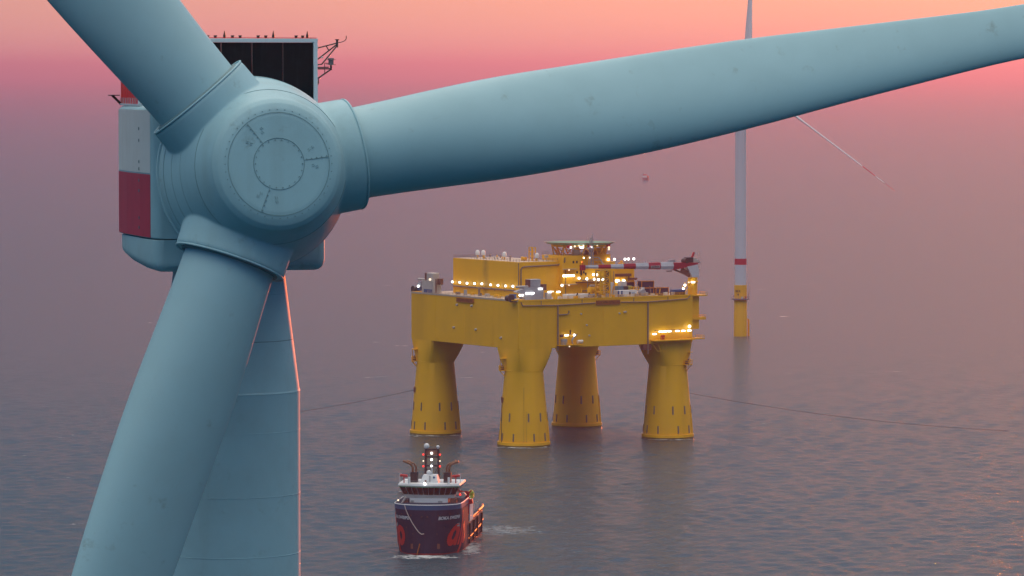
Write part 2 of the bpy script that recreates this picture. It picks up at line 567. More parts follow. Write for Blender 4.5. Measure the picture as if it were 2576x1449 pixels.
def wind_turbine(label, base, yaw, hub, az0, pitch, bend, tower_r, near):
    t = thing("wind_turbine", label, "wind turbine", Matrix.Translation(base) @ Matrix.Rotation(yaw, 4, 'Z'))
    RM = Matrix.Translation((0, -7.5, hub)) @ Matrix.Rotation(R(-6), 4, 'X')
    AX = Matrix.Rotation(R(90), 4, 'X')          # lathe axis z -> forward
    # ---- blades
    rings, rs = blade_rings(pitch, bend)
    for k in range(3):
        al = az0 + 120 * k
        BM = RM @ Matrix.Rotation(R(90 - al), 4, 'Y')
        me = MB().loft([q for q, r in zip(rings, rs) if r <= 76.5]).mesh("blade")
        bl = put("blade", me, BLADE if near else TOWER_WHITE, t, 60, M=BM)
        for a, b, m in ((75.5, 85, TOWER_RED), (84, 91.6, TOWER_WHITE), (90.5, 97.6, TOWER_RED)):
            s = split_loft("blade_band", rings, rs, a, b, m, bl, Matrix.Identity(4))
    # ---- hub: cone, nose and three collars grown together
    if near:
        mb = MB()
        prof = [(0.02, 4.34), (1.3, 4.33), (2.4, 4.30), (2.75, 4.24), (3.05, 4.10), (3.28, 3.86), (3.42, 3.5), (3.6, 3.1), (3.88, 2.5), (4.3, 1.0), (4.58, 0.0), (4.82, -.9), (4.9, -1.45), (0.02, -1.5)]
        mb.lathe(prof, 96, AX)
        for k in range(3):
            al = R(az0 + 120 * k)
            d = Vector((math.cos(al), 0, math.sin(al)))
            mb.cyl(d * 1.0, d * 4.72, 2.86, 2.84, n=96)
            mb.cyl(d * 4.70, d * 4.86, 2.84, 2.78, n=96)
        tmp = bpy.data.objects.new("tmp", mb.mesh("tmp"))
        COL.objects.link(tmp)
        rm = tmp.modifiers.new("remesh", 'REMESH')
        rm.mode = 'VOXEL'
        rm.voxel_size = 0.05
        sm = tmp.modifiers.new("smooth", 'SMOOTH')
        sm.factor = 0.5
        sm.iterations = 14
        bpy.context.view_layer.update()
        me = bpy.data.meshes.new_from_object(tmp.evaluated_get(bpy.context.evaluated_depsgraph_get()))
        bpy.data.objects.remove(tmp)
        hubo = put("hub", me, PAINT, t, 0, M=RM)
        me.polygons.foreach_set("use_smooth", [True] * len(me.polygons))
        I4 = Matrix.Identity(4)
        # seams between the fairing shells
        for (a, r) in ((1.0, 4.30), (0.1, 4.555), (-.75, 4.79)):
            pts = [(r * math.cos(R(w)), -a, r * math.sin(R(w))) for w in range(142, 262, 4)]
            MB().path(pts, .010, 6).build("seam_arc", SEAM, hubo)
        for (a, r) in ((4.345, 1.28), (4.31, 2.56), (2.55, 3.865)):
            put("seam_ring", MB().torus(r, 0.011, 128, 6, AX @ Matrix.Translation((0, 0, a))).mesh("seam_ring"), SEAM, hubo, 60)
        for k in range(3):
            al = R(az0 + 120 * k - 2)
            d = Vector((math.cos(al), 0, math.sin(al)))
            y = Vector((0, -4.335, 0))
            MB().bar(d * 1.3 + y, d * 2.55 + y, 0.014, 0.02).build("panel_joint", FAINT, hubo)
            # rubber seal where the blade turns in its collar
            al2 = R(az0 + 120 * k)
            d2 = Vector((math.cos(al2), 0, math.sin(al2)))
            x_, y_, z_ = ortho(d2)
            Mt = Matrix.Translation(d2 * 4.86) @ Matrix((x_, y_, z_)).transposed().to_4x4()
            put("blade_seal", MB().torus(2.42, 0.11, 96, 8, Mt).mesh("blade_seal"), SEAM, hubo, 60)
            put("collar_lip", MB().torus(2.80, 0.055, 96, 8, Mt).mesh("collar_lip"), PAINT, hubo, 60)
        def bolts(name, rad, n, y, r=0.026, a0=0.0):
            m = MB()
            for i in range(n):
                a = a0 + 2 * math.pi * i / n
                p = Vector((rad * math.cos(a), y, rad * math.sin(a)))
                m.cyl(p, p + Vector((0, -.05, 0)), r, n=6)
            tag(m.build(name, BOLT, hubo), kind="stuff")
        bolts("hatch_bolts", 1.19, 22, -4.325)
        bolts("rim_bolts", 2.70, 44, -4.22)
        m = MB()
        for k in range(3):
            al = R(az0 + 120 * k - 2 + 1.2)
            for q in range(5):
                rr_ = 1.42 + q * 0.26
                p = Vector((rr_ * math.cos(al), -4.32, rr_ * math.sin(al)))
                m.cyl(p, p + Vector((0, -.045, 0)), 0.03, n=6)
            for da, rr_ in ((-14, 1.75), (-15.5, 1.95), (13, 1.7), (14.5, 1.9)):        # pencilled assembly marks
                a = R(az0 + 120 * k + da)
                p = Vector((rr_ * math.cos(a), -4.325, rr_ * math.sin(a)))
                d = Vector((math.cos(a + .5), 0, math.sin(a + .5)))
                m.bar(p - d * .08, p + d * .08, .022, .02)
                p2 = p + Vector((math.cos(a + 2), 0, math.sin(a + 2))) * .09
                m.bar(p2 - d * .05, p2 + d * .07, 0.02, .02)
        tag(m.build("joint_bolts", FAINT, hubo), kind="stuff")
    else:
        mb = MB()
        mb.lathe([(0.02, 4.34), (2.4, 4.30), (3.28, 3.86), (3.88, 2.5), (4.58, 0.0), (4.9, -1.45), (0.02, -1.5)], 48, AX)
        for k in range(3):
            al = R(az0 + 120 * k)
            d = Vector((math.cos(al), 0, math.sin(al)))
            mb.cyl(d * 1.0, d * 4.86, 2.86, 2.8, n=32)
        put("hub", mb.mesh("hub"), TOWER_WHITE, t, 40, M=RM)
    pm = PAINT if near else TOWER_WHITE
    # ---- generator drum
    put("generator_drum", MB().lathe([(4.6, -1.5), (4.96, -1.6), (4.98, -1.7), (4.9, -1.85), (4.5, -2.0), (4.35, -4.6), (0.1, -4.7)], 128, AX).mesh("generator_drum"), pm, t, 40, M=RM)
    # ---- nacelle
    def nsec(y, hw, z0, z1, rad, rad2):
        pts = []
        for (cx_, cz_, a0, rr_) in ((hw, z0, -90, rad), (hw, z1, 0, rad2), (-hw, z1, 90, rad2), (-hw, z0, 180, rad)):
            sx, sz = (1 if cx_ > 0 else -1), (1 if cz_ == z1 else -1)
            for j in range(7):
                a = R(a0 + 90 * j / 6)
                pts.append((cx_ - sx * rr_ + rr_ * math.cos(a), y, cz_ - sz * rr_ + rr_ * math.sin(a)))
        return pts
    Z = lambda z: hub + z
    nac = put("nacelle", MB().loft([nsec(-3.0, 4.1, Z(-3.55), Z(3.15), .1, .35), nsec(-2.8, 4.45, Z(-3.55), Z(3.2), .1, .35), nsec(-2.4, 4.56, Z(-3.55), Z(3.2), .1, .35), nsec(0, 4.66, Z(-3.55), Z(3.2), .1, .35),
        nsec(3.5, 4.68, Z(-3.55), Z(3.2), .1, .35), nsec(6.3, 4.58, Z(-3.55), Z(3.2), .1, .35), nsec(6.8, 4.2, Z(-3.55), Z(3.1), .1, .35)]).mesh("nacelle"), pm, t, 50)
    put("nacelle_belly", MB().loft([nsec(-3.0, 4.05, Z(-4.95), Z(-3.6), .3, .05), nsec(-2.8, 4.4, Z(-5.15), Z(-3.6), .45, .05), nsec(-2.4, 4.55, Z(-5.25), Z(-3.6), .55, .05), nsec(0, 4.62, Z(-5.2), Z(-3.6), .6, .05),
        nsec(3.5, 4.6, Z(-5.0), Z(-3.6), .6, .05), nsec(6.2, 4.45, Z(-4.75), Z(-3.6), .55, .05), nsec(6.75, 4.1, Z(-4.5), Z(-3.6), .35, .05)]).mesh("nacelle_belly"), pm, t, 40)
    for (z0, z1, m, nm) in ((-.2, 3.02, WHITE_PANEL, "white_side_panel"), (-3.5, -.27, RED_PANEL if near else TOWER_RED, "red_side_panel")):
        for sx in (-1, 1):
            ys = [-2.25, 0, 3.5, 6.25]
            hw = [4.585, 4.68, 4.70, 4.60]
            mb = MB()
            for y0, y1, h0, h1 in zip(ys[:-1], ys[1:], hw[:-1], hw[1:]):
                v = [(sx * h0, y0, Z(z0)), (sx * h1, y1, Z(z0)), (sx * h1, y1, Z(z1)), (sx * h0, y0, Z(z1)),
                     (sx * (h0 - .06), y0, Z(z0)), (sx * (h1 - .06), y1, Z(z0)), (sx * (h1 - .06), y1, Z(z1)), (sx * (h0 - .06), y0, Z(z1))]
                mb.add(v, [(0, 1, 2, 3), (7, 6, 5, 4), (0, 4, 5, 1), (2, 6, 7, 3), (0, 3, 7, 4), (1, 5, 6, 2)])
            pn = mb.build(nm, m, nac, 30)
            if near and sx < 0:
                for zz in ((2.05, 1.45, .35, -.02) if z0 > -1 else (-.62, -1.15, -2.55, -3.05)):
                    MB().box((-4.66, .2, Z(zz)), (.09, .16, .15)).build("panel_latch", BOLT, pn)
    # ---- cooler standing on the roof
    yc = -2.0
    co = MB().box((0, yc, Z(6.60)), (8.5, .5, .2)).box((4.14, yc, Z(4.89)), (.22, .5, 3.22)).box((-4.14, yc, Z(4.89)), (.22, .5, 3.22)).box((0, yc, Z(3.24)), (8.5, .5, .1)).build("cooler", FRAME if near else TOWER_WHITE, t, 30, .02)
    for k in range(5):
        x = -3.24 + 1.62 * k
        MB().box((x, yc, Z(4.89)), (1.55, .30, 3.2)).build("cooling_panel", BLACK_FIN, co)
    if near:
        for k in range(4):
            x = -2.43 + 1.62 * k
            MB().box((x, yc - .16, Z(4.89)), (.035, .06, 3.2)).build("mullion", DARK_STEEL, co)
        MB().box((0, yc - .1, Z(6.72)), (8.4, .12, .05)).build("red_lit_edge", RED_SLAT, co)  # red light along the cooler's top edge, painted as a thin strip
        for x in (-3.3, -2.9, -1.5, -1.1, -.2, .2, 1.15, 1.55, 3.15, 3.5):
            MB().box((x, yc, Z(6.76)), (.12, .12, .12)).box((x, yc - .02, Z(6.84)), (.17, .08, .04)).build("roof_clamp", DARK_STEEL, co)
        for x in (-.62, 1.95, 3.75):
            MB().cyl((x, yc, Z(6.70)), (x, yc, Z(6.88)), .07, n=8).cyl((x, yc, Z(6.88)), (x, yc, Z(7.10)), .06, .01, n=8).build("lightning_spike", DARK_STEEL, co)
        # instrument booms on the cooler's right edge
        P = lambda px, py: Vector((4.25 + (px - 796) / 49.0, yc, Z((430 - py) / 49.0)))
        ib = MB()
        ib.cyl(P(796, 126), P(849, 112.7), 0.033).cyl(P(796, 156), P(849, 115.7), 0.036).cyl(P(803, 166.6) + Vector((0, -.5, 0)), P(848, 120.7), 0.036)
        ib.cyl(P(803, 166.6) + Vector((0, -.5, 0)), P(796, 168), 0.030).cyl(P(820.6, 120.5), P(828.5, 133), 0.030).cyl(P(849, 124), P(849, 106), 0.060)
        boom = ib.build("instrument_boom", DARK_STEEL, t)
        MB().cyl(P(849, 107.5), P(849, 104), 0.030, .13).cyl(P(849, 104.3), P(849, 103.2), 0.102).build("wind_sensor", DARK_STEEL, boom)
        MB().path([P(851, 112), P(861, 110.2), P(867, 108), P(871, 105), P(873, 101), P(873, 94)], .022, 6).build("whip_aerial", DARK_STEEL, boom)
        MB().cyl(P(808, 149.5), P(811, 147.5), 0.054).build("cable_box", FRAME, boom)
        ib = MB()
        ib.cyl(P(796, 174.5), P(827, 174), 0.030).cyl(P(796, 178), P(834, 178), 0.036).cyl(P(798, 203), P(832, 180), 0.039).cyl(P(833, 181.5), P(833, 168), 0.054)
        ib.cyl(P(816.5, 163.6), P(816.5, 190), 0.021).cyl(P(816.5, 163.6), P(829, 164.5), 0.021).path([P(799, 203), P(800, 214), P(797, 219)], .04, 6)
        b2 = ib.build("instrument_boom", DARK_STEEL, t)
        MB().cyl(P(833, 168.5), P(833, 167), 0.255, n=16).cyl(P(833, 167), P(833, 156), 0.136, n=16).cyl(P(833, 156), P(833, 151), 0.170, n=16).cyl(P(833, 155.5), P(833, 154.5), 0.272, n=16).build("weather_station", GREY_STEEL, b2)
    # ---- hoisting platform with red slatted sides at the rear of the roof
    hp = MB().box((0, 4.0, Z(3.26)), (8.9, 5.4, .1)).build("hoist_platform", FRAME if near else TOWER_WHITE, t)
    for sx in (-1, 1):
        for k in range(10):
            y = 2.1 + k * .48
            MB().box((sx * 4.36, y, Z(4.35)), (.08, .38, 2.1)).build("red_slat", RED_SLAT, hp)
            MB().box((sx * 4.415, y + .24, Z(3.45)), (.03, .03, .35)).build("slat_post", FRAME, hp)
        MB().box((sx * 4.75, 6.7, Z(3.74)), (.55, .5, .05)).bar((sx * 4.4, 6.7, Z(3.3)), (sx * 4.85, 6.7, Z(3.74)), .12).build("side_ledge", DARK_STEEL, hp)
    for k in range(18):
        MB().box((-4.1 + k * .482, 6.72, Z(4.35)), (.38, .08, 2.1)).build("red_slat", RED_SLAT, hp)
    MB().box((-4.36, 1.7, Z(3.75)), (.14, .14, .9)).box((-4.3, 1.7, Z(4.2)), (.4, .2, .08)).build("corner_post", FRAME, hp)
    # ---- tower
    if near:
        r = tower_r
        prof = [(r, 27.0), (r, hub - 11.6), (r + .012, hub - 11.58), (r - .02, hub - 11.5), (2.92, hub - 5.6), (2.88, hub - 4.9)]
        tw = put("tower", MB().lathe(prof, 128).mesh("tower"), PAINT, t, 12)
        for k, z in enumerate((6.5, 8.9, 11.6, 13.6, 16.9, 20.0, 23.2, 26.4, 29.6)):
            rr_ = r if z >= 11.5 else 2.90 + (r - 2.9) * (z - 5.6) / 6.0
            put("weld_seam", MB().torus(rr_ - .004, .022, 128, 6, Matrix.Translation((0, 0, hub - z))).mesh("weld_seam"), SEAM if k < 2 else PAINT, tw, 60)
        MB().lathe([(2.7, hub - 5.0), (3.15, hub - 4.95), (3.15, hub - 4.6), (2.7, hub - 4.5)], 64).build("yaw_ring", DARK_STEEL, t)
    else:
        r = tower_r
        put("tower", MB().lathe([(r, 25.9), (r, 36.2), (r - .01, 39.4), (r - .12, 100), (2.7, hub - 4.9)], 64).mesh("tower"), TOWER_WHITE, t, 30)
        MB().lathe([(r + .03, 36.3), (r + .03, 39.4)], 64).build("red_band", TOWER_RED, t)
    # ---- yellow transition piece and its work platform
    tr = tower_r + .28
    tp = put("transition_piece", MB().lathe([(tr + .05, -3), (tr + .05, 12), (tr - .05, 12.5), (tr - .1, 26.0), (tr - .4, 26.05)], 64).mesh("transition_piece"), YELLOW_TP, t, 30)
    wp = MB().lathe([(tr - .1, 18.6), (tr + 1.2, 18.6), (tr + 1.3, 19.0), (tr + 1.3, 19.25), (tr - .1, 19.25)], 48).build("work_platform", GREY_STEEL, t)
    for k in range(18):
        a = 2 * math.pi * k / 18
        x, y = (tr + 1.2) * math.cos(a), (tr + 1.2) * math.sin(a)
        MB().cyl((x, y, 19.2), (x, y, 20.5), .05, n=6).build("rail_post", GREY_STEEL, wp)
    for z in (19.9, 20.5):
        put("hand_rail", MB().torus(tr + 1.2, .05, 48, 6, Matrix.Translation((0, 0, z))).mesh("hand_rail"), GREY_STEEL, wp)
    bl = MB()
    for s in (-.55, .55):
        bl.cyl((tr + 1.1, s, -2), (tr + 1.1, s, 8.2), .28, n=12).cyl((tr + 1.1, s, 8.2), (tr - .1, s, 9.2), .2, n=8).cyl((tr + 1.1, s, 2), (tr - .1, s, 2), .2, n=8)
    bl.build("boat_landing", YELLOW_TP, t)
    MB().cyl((tr + .9, -.6, 19.2), (tr + .9, -.6, 22.0), .16, n=8).cyl((tr + .9, -.6, 22.0), (tr + 1.7, -.2, 26.6), .14, .08, n=8).build("davit_crane", GREY_STEEL, t)
    if not near:
        a = R(-112)
        for (txt, z, sz) in (("BKR", 22.9, 1.6), ("18", 21.2, 1.4)):
            me = text_mesh(txt, sz, .02)
            Mx = Matrix.Rotation(R(-30), 4, 'Z') @ Matrix.Translation((0, -(tr - .02), z)) @ Matrix.Rotation(R(90), 4, 'X')
            # wrap on the cylinder
            for v in me.vertices:
                an = v.co.x / tr + R(-28) - yaw
                v.co = ((tr + .03) * math.sin(an), -(tr + .03) * math.cos(an), z + v.co.y)
            put("turbine_number", me, DARK_STEEL, tp, 0)
        MB().box((-.4, -(tr + .5), 19.7), (.9, .6, .9)).build("equipment_box", TOWER_WHITE, wp)
        MB().box((1.6, -(tr + .3), 19.8), (.5, .5, 1.1)).build("equipment_box", TOWER_RED, wp)
    return t

YAW = R(15.9)
a_h = Vector((math.sin(YAW), -math.cos(YAW), 0))
near_turbine = wind_turbine("huge teal-grey wind turbine filling the left foreground, its hub facing us", Vector((-12.68, 218, 0)) - a_h * 7.5, YAW, 129.0, 9.8, 9.0, 0.0, 3.68, True)
far_turbine = wind_turbine("distant white wind turbine on yellow base with red tower band, behind the platform", Vector((115.8, 2193, 0)), YAW, 130.0, -35.4, 60.0, -4.0, 3.0, False)

# ------------------------------------------------------------------ converter platform
def stained_yellow(name, stain=None):
    m = paint(name, (.90, .47, .005, 1), 0.48, 0.22, 0.05, streak=0.30, dirtcol=(.46, .22, .012, 1))
    if stain:
        nt = m.node_tree
        b = nt.nodes["Principled BSDF"]
        src = b.inputs["Base Color"].links[0].from_socket
        tc = nt.nodes.new("ShaderNodeTexCoord")
        sp = nt.nodes.new("ShaderNodeSeparateXYZ")
        nt.links.new(tc.outputs["Object"], sp.inputs[0])
        n = nt.nodes.new("ShaderNodeTexNoise")
        n.inputs["Scale"].default_value = 0.5
        n.inputs["Detail"].default_value = 5
        nt.links.new(tc.outputs["Object"], n.inputs["Vector"])
        def mth(op, a, b_, c=False):
            k = nt.nodes.new("ShaderNodeMath")
            k.operation = op
            k.use_clamp = c
            for i, s in enumerate((a, b_)):
                if isinstance(s, (int, float)): k.inputs[i].default_value = s
                else: nt.links.new(s, k.inputs[i])
            return k.outputs[0]
        d = mth('ABSOLUTE', mth('SUBTRACT', sp.outputs["Y"], stain), 0.0)
        w = mth('SUBTRACT', 1.0, mth('DIVIDE', d, 2.6), True)
        f = mth('MULTIPLY', mth('MULTIPLY', w, n.outputs["Fac"], True), 1.0, True)
        mx = nt.nodes.new("ShaderNodeMix")
        mx.data_type = 'RGBA'
        mx.inputs[7].default_value = (.20, .12, .03, 1)
        nt.links.new(src, mx.inputs[6])
        nt.links.new(f, mx.inputs[0])
        nt.links.new(mx.outputs[2], b.inputs["Base Color"])
    return m
YEL = stained_yellow("platform_yellow")
YEL_A = stained_yellow("platform_yellow_sooted", 33.5)
DECK = paint("deck_beige", (.50, .42, .34, 1), 0.7, 0.3, 0.3)
PIPE = paint("pipe_grey", (.22, .17, .14, 1), 0.5, 0.3)
RUST = paint("rusty_board", (.34, .12, .02, 1), 0.7, 0.4, 0.8)
RUST_D = paint("rusty_lettering", (.10, .03, .012, 1), 0.7, 0.2)
GREYM = paint("machine_grey", (.34, .36, .40, 1), 0.5, 0.25, 0.8)
GREYL = paint("machine_light_grey", (.48, .46, .44, 1), 0.5, 0.25, 0.8)
WHT = paint("white_paint", (.74, .74, .74, 1), 0.45, 0.15, 0.6)
NAVY = paint("navy_container", (.022, .022, .075, 1), 0.5, 0.3, 1.2)
ORANGE = paint("orange_frame", (.62, .24, .03, 1), 0.5, 0.2)
BLUE = paint("blue_paint", (.02, .10, .26, 1), 0.5, 0.2)
CRED = paint("crane_red", (.36, .010, .035, 1), 0.45, 0.25)
CWHITE = paint("crane_pale_grey", (.50, .54, .60, 1), 0.45, 0.2)
BLACKM = paint("black_gear", (.02, .02, .024, 1), 0.5, 0.2)
GREEN = paint("helideck_green", (.10, .30, .22, 1), 0.7, 0.2)
BROWN = paint("brown_steel", (.16, .07, .05, 1), 0.6, 0.3)
RED = paint("red_gear", (.45, .01, .015, 1), 0.45, 0.2)
LAMP = lamp_mat("flood_lamp", (1.0, 1.0, 0.96, 1), 0.45)
LAMP_D = lamp_mat("dim_lamp", (1.0, 0.80, 0.55, 1), 0.13)
LAMP_R = lamp_mat("red_lamp", (1.0, 0.03, 0.02, 1), 0.22)
LAMP_O = lamp_mat("orange_lamp", (1.0, 0.22, 0.01, 1), 0.3)

PM = Matrix.Translation((4.27, 1550.6, 0)) @ Matrix.Rotation(math.atan2(.5388, .8425), 4, 'Z')
plat = thing("converter_platform", "yellow offshore converter platform on four flared legs with rows of lamps", "oil platform", PM)

hull = MB().box2((-6.5, -6.5, 35), (69.2, 67, 52.3)).build("topside_hull", YEL, plat, 30, .12)
MB().box2((-6.0, -6.0, 52.3), (68.7, 66.5, 52.36)).build("main_deck", DECK, plat, 0)
# plate seams and edge coaming
MB().box2((-6.6, -6.6, 52.0), (69.3, -6.35, 52.62)).build("deck_coaming", YEL, hull)
MB().box2((-6.6, -6.35, 52.0), (-6.35, 67.1, 52.62)).build("deck_coaming", DECK, hull)
# ---- legs
WET = paint('wet_growth_band', (.20, .15, .03, 1), 0.35, 0.8, 0.7, dirtcol=(.05, .05, .02, 1))
def build_leg(x, y, basket, chock, marks):
    n = 64
    rings = []
    ix, iy = (1 if x < 30 else -1), (1 if y < 30 else -1)       # towards the middle of the platform
    for z, r, sq in ((-4, 9.3, 0), (.6, 9.1, 0), (14, 8.05, 0), (26.6, 6.9, 0), (27.2, 6.9, .08), (29, 6.9, .32), (31.5, 6.75, .64), (34.4, 6.5, 1), (35.2, 6.48, 1)):
        ring = []
        for i in range(n):
            a = 2 * math.pi * (i + .5) / n
            c, s = math.cos(a), math.sin(a)
            k = r / max(abs(c), abs(s))
            px, py = k * c, k * s
            px += (1.7 if c * ix > 0 else 0) * ix * min(1, abs(px) / r)
            py += (1.7 if s * iy > 0 else 0) * iy * min(1, abs(py) / r)
            ring.append((r * c * (1 - sq) + px * sq, r * s * (1 - sq) + py * sq, z))
        rings.append(ring)
    lg = put("leg", MB().loft(rings).mesh("leg"), YEL, plat, 25, M=Matrix.Translation((x, y, 0)))
    MB().lathe([(9.0, .1), (9.55, .1), (9.55, 1.5), (9.0, 1.5)], 64).build("foot_ring", YEL, lg)
    MB().lathe([(9.4, -1.5), (9.58, -1.5), (9.58, .55), (9.4, .6)], 64).build("wet_band", WET, lg)
    MB().lathe([(6.95, 26.8), (7.0, 26.9), (7.0, 27.1), (6.9, 27.2)], 64).build("neck_band", YEL, lg)
    k = 0
    for z0, z1, off in ((9.0, 12.0, .1), (2.0, 4.8, .42)):
        for i in range(9):
            a = 2 * math.pi * (i + off + .12 * math.sin(i * 2.3 + x)) / 9
            r0 = 9.1 - z0 * .0783 + .05
            r1 = 9.1 - z1 * .0783 + .05
            d = Vector((math.cos(a), math.sin(a), 0))
            MB().bar(d * r0 + Vector((0, 0, z0)), d * r1 + Vector((0, 0, z1)), .42, .5).build("guide_bar", PIPE, lg, 0)
    if basket is not None:
        bx, by = basket
        d = Vector((bx, by, 0)).normalized()
        tq = Vector((-d.y, d.x, 0))
        B = lambda a, b, z: d * (6.7 + a) + tq * b + Vector((0, 0, z))
        m = MB()
        m.bar(B(0, 0, 27.0), B(2.2, 0, 27.0), 4.2, .25)
        for s in (-2, -.7, .7, 2):
            m.cyl(B(2.1, s, 27), B(2.1, s, 28.6), .09, n=6)
            m.cyl(B(.2, s, 27), B(.2, s, 28.6), .09, n=6)
        for z in (27.9, 28.6):
            m.cyl(B(2.1, -2.1, z), B(2.1, 2.1, z), .09, n=6).cyl(B(2.1, -2.1, z), B(0, -2.1, z), .09, n=6).cyl(B(2.1, 2.1, z), B(0, 2.1, z), .09, n=6)
        m.bar(B(0, 1.2, 31.4), B(2.0, 1.2, 31.4), 3.0, .2).cyl(B(.3, 2.2, 27), B(.3, 2.2, 31.4), .12, n=6).cyl(B(1.8, .2, 27), B(1.8, .2, 31.4), .12, n=6)
        m.cyl(B(2.1, -1.6, 27), B(0, -1.6, 24.6), .14, n=6).cyl(B(2.1, 1.6, 27), B(0, 1.6, 24.6), .14, n=6)
        m.build("leg_platform", YEL, lg)
        MB().box(B(1.0, -.8, 27.8), (1.1, 1.1, 1.3)).cyl(B(1.1, .6, 27.2), B(1.1, .6, 29), .35, n=10).build("winch_gear", BROWN, lg)
    if chock:
        for s in (-1.0, 1.3):
            a = math.atan2(.54, -.84) + s * .2
            d = Vector((math.cos(a), math.sin(a), 0))
            MB().bar(d * 7.5 + Vector((0, 0, 16.4)), d * 8.2 + Vector((0, 0, 16.4)), 1.5, 1.9).build("mooring_chock", BROWN, lg)
    if marks:
        m = MB()
        a = math.atan2(-.80, -.58) + .05
        for z in np.arange(2, 21, .85):
            for da in ((0,) if z > 12.5 else (0, .10)):
                r = 9.1 - z * .0785 + .03
                d = Vector((math.cos(a + da), math.sin(a + da), 0))
                m.bar(d * r + Vector((0, 0, z)), d * r + Vector((0, 0, z + .32)), .3, .1)
        tag(m.build("draft_marks", BROWN, lg, 0), kind="stuff")
        m = MB()
        pts = []
        for z in np.arange(0, 16.5, 1.5):
            aa = math.atan2(.30, -.84) + .28 * (1 - z / 16)
            r = 9.1 - z * .0785 + .12
            pts.append((r * math.cos(aa), r * math.sin(aa), z))
        m.path(pts, .1, 6).build("hanging_cable", BLACKM, lg)
    a2 = R(-75)
    for da in (0, .16):
        r0, r1 = 9.18, 8.35
        d = Vector((math.cos(a2 + da + .5), math.sin(a2 + da + .5), 0))
        MB().bar(d * r0 + Vector((0, 0, .8)), d * r1 + Vector((0, 0, 11.5)), .22, .3).build("ladder_rail", YEL, lg)
    return lg
leg_f = build_leg(0, 0, (-.84, .45), True, True)
leg_l = build_leg(0, 60.5, (-.84, .54), True, False)
leg_r = build_leg(62.7, 0, (.55, -.75), False, False)
leg_b = build_leg(62.7, 60.5, (.9, -.2), False, False)

# ---- houses on deck
hA = MB().box2((4.9, 11, 52.3), (24, 56, 65.2)).build("deck_house", YEL_A, plat, 30, .08)
MB().box2((5.3, 11.4, 65.2), (24, 55.6, 65.26)).build("house_roof", DECK, hA, 0)
hB = MB().box2((22, 8, 52.3), (30.4, 22, 67.2)).box2((30.4, 11.2, 52.3), (38.4, 22, 67.2)).box2((38.4, 9.0, 52.3), (45.4, 22, 64.6)).box2((38.4, 12, 64.6), (45.4, 22, 67.2)).box2((30.4, 8.6, 52.3), (38.4, 11.2, 63.2)).build("accommodation_block", YEL, plat, 30, .06)
hC = MB().box2((45.4, 15, 52.3), (58, 44, 62.0)).build("deck_house", YEL, plat, 30, .06)
MB().box2((45.6, 15.2, 62.0), (57.8, 43.8, 62.06)).build("house_roof", DECK, hC, 0)
# pipes along the walls
def pipe(pts, r=.22, parent=None, mat=None):
    MB().path(pts, r, 8).build("pipe_run", mat or PIPE, parent or plat)
pipe([(4.55, 55.9, 54.95), (4.55, 13.5, 54.95)], .26, hA)
for v in (50, 44, 34, 27, 20):
    MB().cyl((4.6, v, 54.9), (4.6, v, 54.2), .1, n=6).build("pipe_bracket", PIPE, hA)
pipe([(4.6, 10.75, 64.9), (4.6, 10.75, 56.0)], .16, hA)
pipe([(5.7, 10.75, 56.0), (5.7, 10.75, 62.6), (6.2, 10.75, 63.3), (7.2, 10.75, 63.6), (21.8, 10.75, 63.9), (22.2, 10.4, 64.3), (22.6, 7.75, 65.0), (22.6, 7.75, 66.6)], .24, hA)
pipe([(-5.6, -6.85, 51.9), (-5.0, -6.85, 50.6), (10.1, -6.85, 50.35), (26.2, -6.85, 50.75)], .2, hull)
pipe([(37.4, -6.85, 50.7), (49.2, -6.85, 50.45), (66.5, -6.85, 51.1), (67.8, -6.85, 52.1)], .2, hull)
pipe([(10.1, -6.85, 50.3), (10.1, -6.85, 34.0)], .3, hull)
pipe([(49.2, -6.85, 50.4), (49.2, -6.85, 31.5)], .3, hull)
pipe([(10.2, -6.85, 46.9), (14.0, -6.85, 47.0), (14.8, -6.85, 47.4), (14.8, -6.85, 48.3)], .2, hull)
for u in (3, 20.5, 43, 58):
    MB().cyl((u, -6.8, 50.6), (u, -6.8, 52.2), .12, n=6).build("pipe_bracket", PIPE, hull)
for (u, z) in ((20.2, 47.0), (36.8, 46.7), (39.5, 47.2), (38.9, 47.1), (22.6, 42.9), (23.7, 39.1)):
    MB().cyl((u, -6.4, z), (u, -7.1, z - .1), .34, .26, n=10).build("wall_fitting", GREYL, hull)
for (v, z) in ((36.8, 40.8), (21.7, 40.8), (4.8, 38.7), (34.6, 49.2), (24.6, 49.3)):
    MB().cyl((-6.4, v, z), (-7.2, v, z - .1), .48, .36, n=10).build("wall_fitting", GREYL, hull)
for v in (48.9, 42.1, 21.7, 11.5):
    MB().box((-6.53, v, 36.2), (.12, 1.6, .7)).build("wall_plate", YEL, hull)
for u in (-1.5, 30, 57.5):
    MB().box((u, -6.515, 43.5), (.1, .06, 16.8)).build("plate_seam", YEL, hull)
for v in (10, 30, 50):
    MB().box((-6.515, v, 43.5), (.06, .1, 16.8)).build("plate_seam", YEL, hull)

# ---- name boards
def name_board(c, size, face):
    o = MB().box(c, size).build("name_board", RUST, hull)
    me = text_mesh("DOLWIN EPSILON", 1.22, .03)
    if face == 'v':
        Mx = Matrix.Translation((c[0], c[1] - size[1] / 2 - .03, c[2])) @ Matrix.Rotation(R(90), 4, 'X')
    else:
        Mx = Matrix.Translation((c[0] - size[0] / 2 - .03, c[1], c[2])) @ Matrix.Rotation(R(-90), 4, 'Z') @ Matrix.Rotation(R(90), 4, 'X')
    put("board_lettering", me, RUST_D, o, 0, M=Mx)
name_board((31.8, -6.75, 50.75), (10.4, .3, 1.7), 'v')
name_board((-6.75, 29.0, 51.0), (.3, 11.8, 1.5), 'u')

